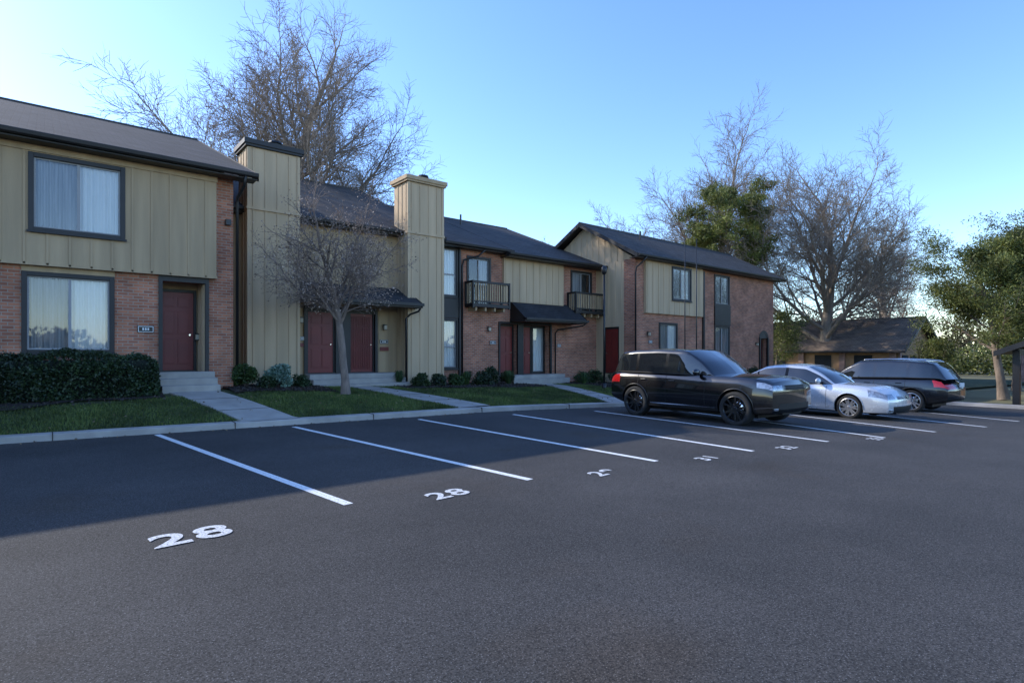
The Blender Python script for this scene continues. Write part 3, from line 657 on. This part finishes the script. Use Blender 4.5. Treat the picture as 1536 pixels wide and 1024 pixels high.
def bush(name,x,y,r,h,n,mat,ls,grassy=False):
    z0=lz(x,y)-.02
    if grassy:
        m=MB(); R=random.Random(x)
        for i in range(n):
            a=R.uniform(0,6.28); l=R.uniform(.5,1)*h; o=R.uniform(.3,1)*r; ca,sa=math.cos(a),math.sin(a); w=.012
            p0=(x+ca*.05,y+sa*.05,z0); p1=(x+ca*o*.5,y+sa*o*.5,z0+l); p2=(x+ca*o,y+sa*o,z0+l*.75)
            for a0,a1,w0,w1 in ((p0,p1,w,w),(p1,p2,w,.002)):
                m.face([(a0[0]-sa*w0,a0[1]+ca*w0,a0[2]),(a0[0]+sa*w0,a0[1]-ca*w0,a0[2]),(a1[0]+sa*w1,a1[1]-ca*w1,a1[2]),(a1[0]-sa*w1,a1[1]+ca*w1,a1[2])])
        return m.obj(name,M[mat])
    m=MB()
    for i in range(9):
        a=i*2.4; m.tube([(x,y,z0),(x+math.cos(a)*r*.3,y+math.sin(a)*r*.3,z0+h*.45),(x+math.cos(a)*r*.6,y+math.sin(a)*r*.6,z0+h*.75)],[.014,.01,.005],4)
    root=m.obj(name,M['bark'])
    nc=14; cc=[]
    for i in range(nc):
        a=random.uniform(0,6.28); q=random.random()**.5; e=random.random()
        cc.append((x+math.cos(a)*r*.75*q*(1-.4*e),y+math.sin(a)*r*.75*q*(1-.4*e),z0+h*(.25+.55*e)))
    cc=np.array(cc); idx=np.random.randint(0,nc,n); d=np.random.normal(size=(n,3)); d/=np.linalg.norm(d,axis=1)[:,None]
    P=cc[idx]+d*(r*.38*np.random.uniform(.5,1.05,n)[:,None]); P[:,2]=np.maximum(P[:,2],z0+.02)
    V,F=leaves(P,ls,.55); fastmesh('leaves',V,F,M[mat],root); return root
bush('shrub',4.35,17.0,.42,.75,3500,'shrub',.07)
bush('shrub',4.75,16.5,.30,.4,1500,'hedge',.07)
bush('variegated_shrub',5.2,16.9,.50,.72,4500,'varieg',.08)
bush('shrub',5.95,17.2,.35,.4,1500,'hedge',.07)
for (x,y,r,h,mt,gr) in ((10.2,17.4,.38,.5,'shrub',0),(11.0,17.6,.42,.45,'hedge',0),(11.9,17.7,.4,.5,'shrub',0),(12.7,18.2,.45,.6,'shrub',1),(13.3,18.0,.5,.55,'hedge',0),(14.1,18.6,.5,.8,'hedge',0),(14.9,18.3,.45,.65,'shrub',1),(15.2,18.8,.4,.6,'hedge',0),(18.7,17.6,.4,.6,'shrub',1),(19.3,18.3,.5,.6,'hedge',0),(20.2,18.2,.5,.7,'shrub',0),(21.1,17.8,.5,.6,'hedge',0),(9.6,17.9,.3,.6,'shrub',1),(21.2,16.6,.4,.6,'shrub',1),(23,16.6,.5,.8,'hedge',0),(24.6,16.5,.5,.8,'hedge',0),(31.8,16.5,.6,1.0,'hedge',0)):
    bush('ornamental_grass' if gr else 'shrub',x,y,r,h,160 if gr else 2200,mt,.075,bool(gr))
p=MB(); p.tube([(17.6,15.45,lz(17.6,15.4)-.1),(17.6,15.45,4.85)],[.045,.035],10); p.tube([(17.6,15.45,4.85),(17.6,15.45,4.9),(17.6,15.45,5.12),(17.6,15.45,5.2)],[.06,.10,.12,.03],10); p.tube([(17.6,15.45,lz(17.6,15.4)-.1),(17.6,15.45,lz(17.6,15.4)+.25)],[.11,.08],10)
p.obj('lamp_post',M['blackmetal'],smooth=True)
for x,y in ((18.4,12.2),(18.85,12.0)):
    p=MB(); p.tube([(x,y,zg(x)),(x,y,5.85)],[.026,.015],8); p.tube([(x,y,5.85),(x,y,5.92)],[.03,.01],8); p.obj('flagpole',M['blackmetal'],smooth=True)
# ------------------------------------------------------------------ vehicles
def carpaint(name,col,metal,rough=.25):
    m,nt,b=nodes(name); b.inputs['Base Color'].default_value=rgb(col); b.inputs['Metallic'].default_value=metal; b.inputs['Roughness'].default_value=rough
    b.inputs['Coat Weight'].default_value=1; b.inputs['Coat Roughness'].default_value=.02
    tc=N(nt,'ShaderNodeTexCoord'); no=N(nt,'ShaderNodeTexNoise'); no.inputs['Scale'].default_value=2; no.inputs['Detail'].default_value=5; nt.links.new(tc.outputs['Object'],no.inputs[0])
    mr=N(nt,'ShaderNodeMapRange'); mr.inputs[3].default_value=rough*.7; mr.inputs[4].default_value=rough*1.5; nt.links.new(no.outputs[0],mr.inputs[0]); nt.links.new(mr.outputs[0],b.inputs['Roughness'])
    return m
Mg=basic('car_glass',(.012,.014,.016),.03,.05,2,coat=1)
Mk=basic('black_plastic',(.012,.012,.013),.5,.1,5,spec=.3)
Mt=basic('tyre_rubber',(.016,.016,.016),.85,.2,8,bump=.3)
Mhl=basic('headlight_glass',(.28,.30,.33),.10,.5,22,metal=.5,coat=1)
Mtl=basic('tail_light',(.42,.012,.012),.12,.15,10,coat=1)
Msil=basic('alloy_silver',(.55,.56,.58),.28,.05,4,metal=.9)
Mblk=basic('alloy_black',(.012,.012,.013),.3,.05,4,metal=.3,coat=.6)
def smooth(a,b,x):
    t=min(1,max(0,(x-a)/(b-a))); return t*t*(3-2*t)
def wheel(par,x,y,r,w,rimm,spokes,out):
    seg=48
    def lathe(prof,mi,mb):
        us=[2*math.pi*i/seg for i in range(seg+1)]
        mb.grid(lambda u,i:(prof[i][0]*math.cos(u),prof[i][1]*out,prof[i][0]*math.sin(u)),us,list(range(len(prof))),mi)
    rr=r*.74; mb=MB()
    lathe([(rr*.97,-w/2),(r*.93,-w/2),(r*.985,-w*.42),(r,-w*.3),(r,w*.3),(r*.985,w*.42),(r*.93,w/2),(r*.82,w*.52),(rr,w*.47)],0,mb)
    lathe([(rr*1.005,w*.475),(rr*.97,w*.49),(rr*.93,w*.44),(rr*.9,w*.1),(rr*.9,-w*.4)],1,mb)
    lathe([(rr*.92,-w*.05),(rr*.6,-w*.05),(.0,-w*.05)],2,mb)
    lathe([(rr*.55,w*.02),(rr*.5,w*.05),(.0,w*.05)],3,mb)
    lathe([(rr*.2,w*.2),(rr*.2,w*.40),(rr*.15,w*.44),(0,w*.44)],1,mb)
    for k in range(spokes):
        for dv in (-1,1):
            a=2*math.pi*k/spokes+dv*.13*5/spokes; a2=2*math.pi*k/spokes+dv*.24*5/spokes
            c,s_=math.cos(a),math.sin(a); c2,s2=math.cos(a2),math.sin(a2)
            p0=Vector((c*rr*.14,0,s_*rr*.14)); p1=Vector((c2*rr*.95,0,s2*rr*.95)); d=(p1-p0).normalized(); nn=Vector((-d.z,0,d.x))
            q=[]
            for (p,wd,yo) in ((p0,.028,.41),(p1,.020,.46)):
                for sg in (-1,1):
                    for yy in (yo-.12,yo):
                        v=p+nn*(wd*sg); q.append((v.x,yy*w*out,v.z))
            b=len(mb.v); mb.v+=q
            for fc in ((1,3,7,5),(0,4,6,2),(0,1,5,4),(2,6,7,3),(0,2,3,1),(4,5,7,6)): mb.f.append(tuple(b+i for i in fc)); mb.m.append(1)
    o=mb.obj('wheel',[Mt,rimm,Mk,M['chrome']],par,smooth=False,loc=(x,y,r))
    for pl in o.data.polygons:
        pl.use_smooth = len(pl.vertices)==4 and pl.material_index!=1
    return o
def car(name,loc,heading,P):
    root=empty(name,loc,heading); Lh=P['L']/2; Wm=P['W']/2
    paint=P['paint']; tx,tz=zip(*P['top']); bx,bz=zip(*P['bot'])
    def W(x):
        e=abs(x)/Lh; return Wm*(1-P.get('wt',.15)*max(0,(e-.66)/.34)**2.4)
    def g(x): return math.copysign(smooth(.55,1,abs(x)/Lh),x)
    wf=P.get('wf',[.86,.955,.985,1.0,1.0,.992,.972,.965,.93,.84]); zf=[0,.05,.16,.34,.52,.66,.76,.82,.92,1.0]
    lean=P.get('lean',[.10,.04,.01,0,0,.0,.03,.06,.12,.22]); bow=P.get('bow',.14)
    nr=len(wf); NC=17; cs=list(np.linspace(-1,1,NC))
    def pt(x,c,r):
        zb=np.interp(x,bx,bz); zt=np.interp(x,tx,tz); y=W(x)*wf[r]*c; z=zb+(zt-zb)*zf[r]
        if r==nr-1: z+=P.get('crown',.035)*(1-c*c)
        gg=g(x); xx=x+gg*(bow*(1-c*c)-lean[r]*abs(gg)-.03)
        return (xx,y,z)
    xs=sorted(set([round(v,3) for v in list(-Lh*np.cos(np.linspace(0,math.pi,41)))+[a for a in tx if abs(a)<Lh]]))
    bm=bmesh.new()
    rings=[]
    for x in xs:
        ring=[pt(x,c,0) for c in cs]+[pt(x,1,r) for r in range(1,nr-1)]+[pt(x,c,nr-1) for c in cs[::-1]]+[pt(x,-1,r) for r in range(nr-2,0,-1)]
        rings.append([bm.verts.new(p) for p in ring])
    n=len(rings[0]); mats=[paint,Mg,Mk,Mhl,Mtl,M['chrome']]+[P.get('grille',Mk)]
    clad=P.get('clad',.10)
    for i in range(len(rings)-1):
        xm=(xs[i]+xs[i+1])/2
        for k in range(n):
            a,b=rings[i][k],rings[i][(k+1)%n]; c,d=rings[i+1][(k+1)%n],rings[i+1][k]
            f=bm.faces.new((a,b,c,d)); 
            if k<NC-1: r=-1
            elif k<NC-1+nr-1: r=k-(NC-1)
            elif k<NC-1+nr-1+NC-1: r=99
            else: r=nr-2-(k-(NC-1+nr-1+NC-1))
            mi=0
            if r==-1: mi=2
            elif 0<=r<=8:
                zc=(zf[r]+zf[r+1])/2
                if zc<clad: mi=2
                if xm>Lh-P.get('hlen',.35) and r in P['hlrows']: mi=3
                if xm<-Lh+P.get('tlen',.3) and r in P['tlrows']: mi=4
            f.material_index=mi
    for e_,sgn in ((0,-1),(len(xs)-1,1)):
        x=xs[e_]; R=rings[e_]
        grid=[]
        for r in range(nr):
            row=[]
            for ci,c in enumerate(cs):
                if r==0: v=R[ci]
                elif r==nr-1: v=R[NC-1+nr-1+(NC-1-ci)]
                elif ci==NC-1: v=R[NC-1+r]
                elif ci==0: v=R[n-r]
                else: v=bm.verts.new(pt(x,c,r))
                row.append(v)
            grid.append(row)
        for r in range(nr-1):
            for ci in range(NC-1):
                q=(grid[r][ci],grid[r][ci+1],grid[r+1][ci+1],grid[r+1][ci])
                f=bm.faces.new(q if sgn>0 else q[::-1])
                c=abs((cs[ci]+cs[ci+1])/2); mi=0
                if sgn>0:
                    if r in P['hlrows'] and c>P['hlc']: mi=3
                    elif r in P['grrows'] and c<P['grc']: mi=6
                    elif r in P.get('lowrows',(1,2)) and c<.78: mi=2
                    if r==0: mi=2
                else:
                    if r in P['tlrows'] and c>P.get('tlc',.62): mi=4
                    elif r in (0,1): mi=2
                f.material_index=mi
    bmesh.ops.recalc_face_normals(bm,faces=bm.faces)
    me=bpy.data.meshes.new('body'); bm.to_mesh(me); bm.free()
    for m in mats: me.materials.append(m)
    body=bpy.data.objects.new('body',me); COL.objects.link(body)
    cb=bmesh.new(); ra=P['r']+P.get('gap',.05)
    for ax in P['axles']:
        for sg in (-1,1):
            mtx=Matrix.Translation((ax,sg*(Wm-.1),P['r']+.01))@Matrix.Rotation(math.pi/2,4,'X')
            bmesh.ops.create_cone(cb,cap_ends=True,segments=40,radius1=ra,radius2=ra,depth=.52,matrix=mtx)
    cm=bpy.data.meshes.new('cut'); cb.to_mesh(cm); cb.free(); cut=bpy.data.objects.new('cut',cm); COL.objects.link(cut)
    md=body.modifiers.new('b','BOOLEAN'); md.operation='DIFFERENCE'; md.object=cut; md.solver='EXACT'
    bpy.context.view_layer.update(); me2=bpy.data.meshes.new_from_object(body.evaluated_get(bpy.context.evaluated_depsgraph_get()))
    body.modifiers.clear(); body.data=me2; bpy.data.objects.remove(cut)
    for pl in me2.polygons:
        c=pl.center
        for ax in P['axles']:
            if math.hypot(c.x-ax,c.z-P['r']-.01)<ra+.004 and abs(c.y)<Wm-.005 and abs(pl.normal.y)<.6 and c.z<P['r']+ra+.02 and abs(math.hypot(c.x-ax,c.z-P['r']-.01)-ra)<.02: pl.material_index=2
            if math.hypot(c.x-ax,c.z-P['r']-.01)<ra*.8 and abs(c.y)<Wm-.2: pl.material_index=2
        pl.use_smooth=True
    try: me2.set_sharp_from_angle(angle=math.radians(32))
    except Exception as ex: print(ex)
    body.parent=root
    lip=MB()
    for ax in P['axles']:
        for sg in (-1,1):
            us=list(np.linspace(-.12,math.pi+.12,26)); rc=P['r']+.01
            def yy(x,z): 
                zb=np.interp(x,bx,bz); zt=np.interp(x,tx,tz); return W(x)*float(np.interp((z-zb)/(zt-zb),zf,wf))
            lw=P.get('lipw',.035)
            lip.grid(lambda u,v:(ax+(ra+v*lw-.004)*math.cos(u),sg*(yy(ax+(ra+v*lw)*math.cos(u),rc+(ra+v*lw)*math.sin(u))+(.010 if v in(.0,1) else .018)-(0.03 if v==-.3 else 0)),rc+(ra+v*lw-.004)*math.sin(u)),us,[-.3,0,.5,1])
    lip.obj('wheel_arch_trim',P.get('lipmat',Mk),root,smooth=True)
    x0,x1,x2,x3=P['gh']
    Hr=P['H']
    def belt(x): return float(np.interp(x,tx,tz))-.012
    kx=[x0,x0+(x1-x0)*.5,x1,x1+.25*(x2-x1),x1+.6*(x2-x1),x2,x2+(x3-x2)*.5,x3]; rb=P.get('rb',.9)
    zr=[belt(x0),belt(x0)+(Hr*rb+Hr*(1-rb)*.55-belt(x0))*.56,Hr-P.get('rdrop',.05),Hr-P.get('rdrop',.05)*.3,Hr,Hr-.035,(Hr-.035)*.54+belt(x3)*.46+.015,belt(x3)]
    def top(x): return float(np.interp(x,kx,zr))
    gx=set(np.linspace(x0,x3,45).round(3))|{x0,x1,x2,x3}
    for a,b in P['pillars']: gx|={a,b}
    gx=sorted(gx)
    def tops(x):
        s_=0;wt=0
        for k_ in range(-3,4):
            w_=math.exp(-(k_/2)**2); s_+=w_*top(min(x3,max(x0,x+k_*.035))); wt+=w_
        return s_/wt
    fr_=[0,.05,.5,.86,.94,1.0]; rc_=[.93,.8,.55,.28,0]
    tum=P.get('tum',.2); wb0=P.get('wb',.955)
    def gp(x,row,sg):
        zb=belt(x); h=max(0.0,tops(x)-zb); hf=h/(Hr-1.0 if Hr>1.6 else Hr-.9); taper=1-.10*smooth(x2-.2,x3,x)-.08*smooth(-(x1+.4),-x0,-x)
        wbx=W(x)*wb0*taper; ytop=wbx-tum*min(1,hf)
        bowx=.16*(smooth(x2-.3,x3,x)-smooth(-(x1+.2),-x0,-x)*.7)
        if row<len(fr_):
            f=fr_[row]; y=wbx-(wbx-ytop)*(f**1.15); z=zb+h*f*.965
            if row==5: y-=.03
            if row==4: y-=.004
            c=y/max(wbx,.01)
            return (x+bowx*(1-min(1,c*c)) , sg*y, z)
        c=rc_[row-len(fr_)]; y=(ytop-.03)*c; z=zb+h*.965+min(h*.2,.045)*(1-c**3)
        return (x+bowx*(1-(y/wbx)**2),sg*y,z)
    nrw=len(fr_)+len(rc_)
    G=MB()
    for sg in (-1,1):
        b=len(G.v)
        for x in gx:
            for r in range(nrw): G.v.append(gp(x,r,sg))
        for i in range(len(gx)-1):
            xm=(gx[i]+gx[i+1])/2
            for r in range(nrw-1):
                mi=0
                if r in (1,2):
                    mi=1
                    if any(a<=xm<=b_ for a,b_ in P['pillars']): mi=P.get('pilmat',2)
                    if xm<P['qglass']: mi=0
                elif r==0: mi=2
                elif r>=6:
                    if xm>x2+.03: mi=1
                    elif xm<x1-.02 and xm>x0+.02: mi=1
                    elif P.get('blackroof'): mi=1
                elif r==3: mi=P.get('railmat',0)
                q=(b+i*nrw+r,b+(i+1)*nrw+r,b+(i+1)*nrw+r+1,b+i*nrw+r+1)
                G.f.append(q if sg<0 else q[::-1]); G.m.append(mi)
    go=G.obj('cabin',[paint,Mg,Mk],root,smooth=True)
    try: go.data.set_sharp_from_angle(angle=math.radians(28))
    except Exception: pass
    gp_=MB()
    def side(x,f):
        zb=np.interp(x,bx,bz); zt=np.interp(x,tx,tz); return W(x)*float(np.interp(f,zf,wf)),zb+(zt-zb)*f
    fs=[.10,.16,.25,.34,.43,.52,.6,.66,.71,.76,.79,.82,.87,.92,.955]
    for xg in P['gaps']:
        for sg in (-1,1):
            def gf(u,f):
                y,z=side(xg+u,f); return (xg+u,sg*(y+.0025),z)
            gp_.grid(gf,[-.0045,.0045],fs)
    for xa,xb,f in P.get('hlines',[]):
        for sg in (-1,1):
            def gf2(x,u):
                y,z=side(x,f+u); return (x,sg*(y+.0025),z)
            gp_.grid(gf2,list(np.linspace(xa,xb,12)),[-.004,.004])
    xh=P['gh'][3]
    for sg in (-1,1):
        def hf_(x,u):
            zt=np.interp(x,tx,tz); y=W(x)*.80; return (x+g(x)*(.05-.19*abs(g(x))),sg*(y+u),zt+.035*(1-.9)+.008)
        gp_.grid(hf_,list(np.linspace(xh+.05,Lh-.25,8)),[-.004,.004])
    gp_.obj('panel_gaps',Mk,root)
    hd=MB()
    for xh_ in P['handles']:
        for sg in (-1,1):
            y,z=side(xh_,.8); a,b=sorted((sg*(y-.01),sg*(y+.03))); hd.box(xh_-.09,xh_+.09,a,b,z-.013,z+.015)
    hd.obj('door_handles',P.get('handmat',paint),root,bevel=.008)
    mr=MB(); mx=P['mirror'][0]; mz=P['mirror'][1]
    for sg in (-1,1):
        bmm=bmesh.new(); bmesh.ops.create_icosphere(bmm,subdivisions=3,radius=1)
        bb=len(mr.v)
        for v in bmm.verts:
            q=v.co; x=mx+q.x*.075*(1 if q.x>0 else .6); y=sg*(Wm+.07)+q.y*.125; z=mz+q.z*.085
            mr.v.append((x,y,z))
        for f in bmm.faces: mr.f.append(tuple(bb+v.index for v in f.verts)); mr.m.append(0)
        bmm.free()
        a,b=sorted((sg*(Wm-.12),sg*(Wm+.02))); mr.box(mx-.03,mx+.04,a,b,mz-.07,mz-.03,1)
    mr.obj('wing_mirrors',[paint,Mk],root,smooth=True)
    if P.get('rails'):
        rl=MB()
        for sg in (-1,1):
            pts=[]
            for x in np.linspace(x1+.2,x2-.15,9):
                q=gp(x,6,sg); pts.append((x,sg*abs(q[1])*1.0,q[2]+.045))
            pts=[(pts[0][0]-.1,pts[0][1],pts[0][2]-.05)]+pts+[(pts[-1][0]+.1,pts[-1][1],pts[-1][2]-.05)]
            rl.tube(pts,.017,6)
        rl.obj('roof_rails',P['rails'],root,smooth=True)
    if P.get('strip'):
        s_=MB()
        for sg in (-1,1):
            def sf(x,f):
                y,z=side(x,f); return (x,sg*(y+.012),z)
            s_.grid(sf,list(np.linspace(P['axles'][1]+ra+.06,P['axles'][0]-ra-.06,10)),[P['strip'],P['strip']+.012,P['strip']+.03])
        s_.obj('side_strip',P.get('stripmat',M['chrome']),root)
    dt=MB()
    def endp(c,r,sgn): return pt(sgn*Lh,c,r)
    xf=endp(0,4,1)[0]; 
    zpl=P.get('platez',.5)
    if P.get('plate_front'): dt.box(xf-.02,xf+.012,-.2,.2,zpl,zpl+.12,1)
    xr=endp(0,4,-1)[0]
    dt.box(xr-.012,xr+.03,-.17,.17,P.get('rplate',.8),P.get('rplate',.8)+.14,1)
    r0=P['grrows'][0]; r1=P['grrows'][-1]+1
    for kk in range(4):
        rr=r0+(r1-r0)*(kk+.5)/4; 
        pts=[]
        for c in np.linspace(-P['grc'],P['grc'],9):
            a=endp(c,int(rr),1); b=endp(c,min(nr-1,int(rr)+1),1); f=rr-int(rr); pts.append((a[0]*(1-f)+b[0]*f+.006,a[1]*(1-f)+b[1]*f,a[2]*(1-f)+b[2]*f))
        dt.tube(pts,.009,5,P.get('barmi',2))
    for sg in (-1,1):
        a=endp(sg*.86,2,1); dt.box(a[0]-.06,a[0]+.02,a[1]-.09,a[1]+.05,a[2]-.015,a[2]+.03,3)
    a=endp(0,0,1); dt.box(a[0]-.12,a[0]+.02,-.45,.45,a[2]-.02,a[2]+.05,0 if not P.get('skid') else 2)
    dt.obj('grille_and_plates',[Mk,M['white'],P.get('barmat',M['chrome']),Mhl],root,bevel=.006)
    for i,ax in enumerate(P['axles']):
        for sg in (-1,1): wheel(root,ax,sg*(Wm-.13-P.get('tuck',0)),P['r'],P.get('tw',.24),P['rim'],P.get('spokes',5),sg)
    ub=MB(); ub.box(-Lh+.5,Lh-.5,-Wm+.32,Wm-.32,.2,.5); ub.obj('underbody',Mk,root)
    return root
SUV=dict(L=4.8,W=2.0,H=1.82,r=.405,tw=.27,axles=(1.50,-1.46),paint=carpaint('black_paint',(.003,.003,.004),.0,.2),wt=.08,bow=.09,crown=.05,lean=[.12,.05,.0,0,0,.0,.0,.01,.03,.08],
 wf=[.86,.955,.985,1.0,1.0,.995,.98,.972,.95,.88],
 top=[(-2.4,1.10),(-2.3,1.17),(-2.1,1.20),(-1.2,1.195),(0,1.175),(.75,1.155),(1.15,1.15),(1.6,1.145),(2.0,1.125),(2.25,1.095),(2.4,1.04)],
 bot=[(-2.4,.42),(-2.0,.32),(-1,.27),(1,.27),(2.0,.29),(2.4,.32)],gh=(-2.30,-2.08,.10,.88),rb=.96,rdrop=.08,tum=.15,
 pillars=[(-.50,-.41),(-1.46,-1.38),(.50,.53)],qglass=-2.16,pilmat=0,railmat=0,blackroof=False,hlrows=(6,7),hlc=.60,grrows=(6,7),grc=.55,lowrows=(1,2),tlrows=(5,6,7),
 gaps=[.70,-.45,-1.36],hlines=[(-1.9,1.9,.80)],handles=[-.26,-1.18],mirror=(.52,1.24),rails=None,strip=.13,stripmat=M['chrome'],rim=Mblk,spokes=5,clad=.12,skid=True,hlen=.34,tlen=.35,
 barmat=Mk,platez=.55,lipw=.018,lipmat=carpaint('black_trim_paint',(.006,.006,.007),0,.3))
SED=dict(L=4.85,W=1.85,H=1.48,r=.33,tw=.22,axles=(1.44,-1.34),paint=carpaint('silver_blue_paint',(.56,.59,.63),.35,.25),wt=.12,bow=.11,lean=[.08,.03,.0,0,.0,.01,.03,.06,.12,.20],
 top=[(-2.43,.88),(-2.36,1.0),(-2.15,1.045),(-1.7,1.04),(-1.0,1.0),(0,.965),(.8,.95),(1.1,.945),(1.6,.92),(2.05,.88),(2.3,.83),(2.43,.77)],
 bot=[(-2.43,.32),(-2.0,.22),(-1,.18),(1,.18),(2.0,.18),(2.43,.2)],gh=(-1.85,-1.05,.18,.98),rb=.84,rdrop=.06,tum=.22,
 pillars=[(-.40,-.31),(-1.30,-1.24)],qglass=-1.50,pilmat=2,railmat=0,hlrows=(5,6,7),hlc=.58,grrows=(5,6),grc=.5,lowrows=(1,2),tlrows=(6,7),
 gaps=[.84,-.35,-1.22],handles=[-.14,-1.02],mirror=(.66,1.03),rim=Msil,spokes=7,clad=.03,hlen=.45,tlen=.3,barmat=M['chrome'],platez=.42,plate_front=False,rplate=.72,lipw=.012)
SED['lipmat']=SED['paint']; SED['handmat']=M['chrome']
SU2=dict(L=4.85,W=1.92,H=1.72,r=.37,tw=.25,axles=(1.42,-1.42),paint=carpaint('dark_grey_paint',(.006,.007,.010),.1,.22),wt=.13,
 top=[(-2.43,1.0),(-2.36,1.08),(-2.15,1.14),(-1.2,1.14),(0,1.11),(.9,1.08),(1.15,1.07),(1.6,1.04),(2.0,1.0),(2.25,.95),(2.43,.88)],
 bot=[(-2.43,.40),(-2.0,.3),(-1,.24),(1,.24),(2.0,.26),(2.43,.32)],gh=(-2.32,-1.95,.2,1.08),rb=.9,rdrop=.08,tum=.2,
 pillars=[(-.36,-.27),(-1.36,-1.26)],qglass=-1.98,pilmat=0,railmat=0,hlrows=(6,7),hlc=.6,grrows=(4,5,6),grc=.5,tlrows=(5,6,7),tlc=.55,tlen=.32,
 gaps=[.88,-.31,-1.24],handles=[-.1,-1.05],mirror=(.68,1.18),rails=M['chrome'],rim=Msil,spokes=5,clad=.15,barmat=M['chrome'],rplate=.85,strip=.14,lipw=.03)
def place(name,s,t,P,front_negt=True,dyaw=0):
    rz=(-math.pi/2 if front_negt else math.pi/2)+math.radians(dyaw)
    return car(name,(s,t,zg(s)+.006),rz,P)
place('black_suv',13.45,8.38,SUV,True,-1.5)
place('silver_sedan',18.2,7.6,SED,True,-3)
place('dark_suv',22.95,7.4,SU2,False,-3)
# ------------------------------------------------------------------ light, sky, camera
az=math.atan2(-.6,1.0); el=math.radians(30)
sund=Vector((math.sin(az)*math.cos(el),math.cos(az)*math.cos(el),math.sin(el)))
sun=bpy.data.lights.new('sun','SUN'); sun.energy=5.0; sun.angle=math.radians(.53); sun.color=(1,.93,.82)
so=bpy.data.objects.new('sun',sun); COL.objects.link(so); so.rotation_euler=(-sund).to_track_quat('-Z','Y').to_euler(); so.location=(0,0,30)
w=bpy.data.worlds.new('World'); scene.world=w; w.use_nodes=True; nt=w.node_tree
sk=nt.nodes.new('ShaderNodeTexSky'); sk.sky_type='NISHITA'; sk.sun_disc=False; sk.sun_elevation=el; sk.sun_rotation=az%(2*math.pi); sk.air_density=1.0; sk.dust_density=.3; sk.ozone_density=3.0
hs=nt.nodes.new('ShaderNodeHueSaturation'); hs.inputs['Hue'].default_value=.510; hs.inputs['Saturation'].default_value=1.15; hs.inputs['Value'].default_value=2.6
nt.links.new(sk.outputs[0],hs.inputs['Color']); nt.links.new(hs.outputs[0],nt.nodes['Background'].inputs[0]); nt.nodes['Background'].inputs[1].default_value=.15
cam=bpy.data.cameras.new('camera'); co=bpy.data.objects.new('camera',cam); COL.objects.link(co); scene.camera=co
co.location=(0,0,H); co.rotation_euler=(math.pi/2,0,-math.atan2(.636,.772)); cam.lens=850/1536*36; cam.sensor_width=36; cam.shift_y=18/1536; cam.clip_end=2000; cam.clip_start=.05
if ZOOM:
    cx,cy,kz=ZOOM; cam.lens*=kz; cam.shift_x=(cx-768)/1536*kz; cam.shift_y=(530-cy)/1536*kz
scene.view_settings.view_transform='Standard'; scene.view_settings.look='None'; scene.view_settings.exposure=0
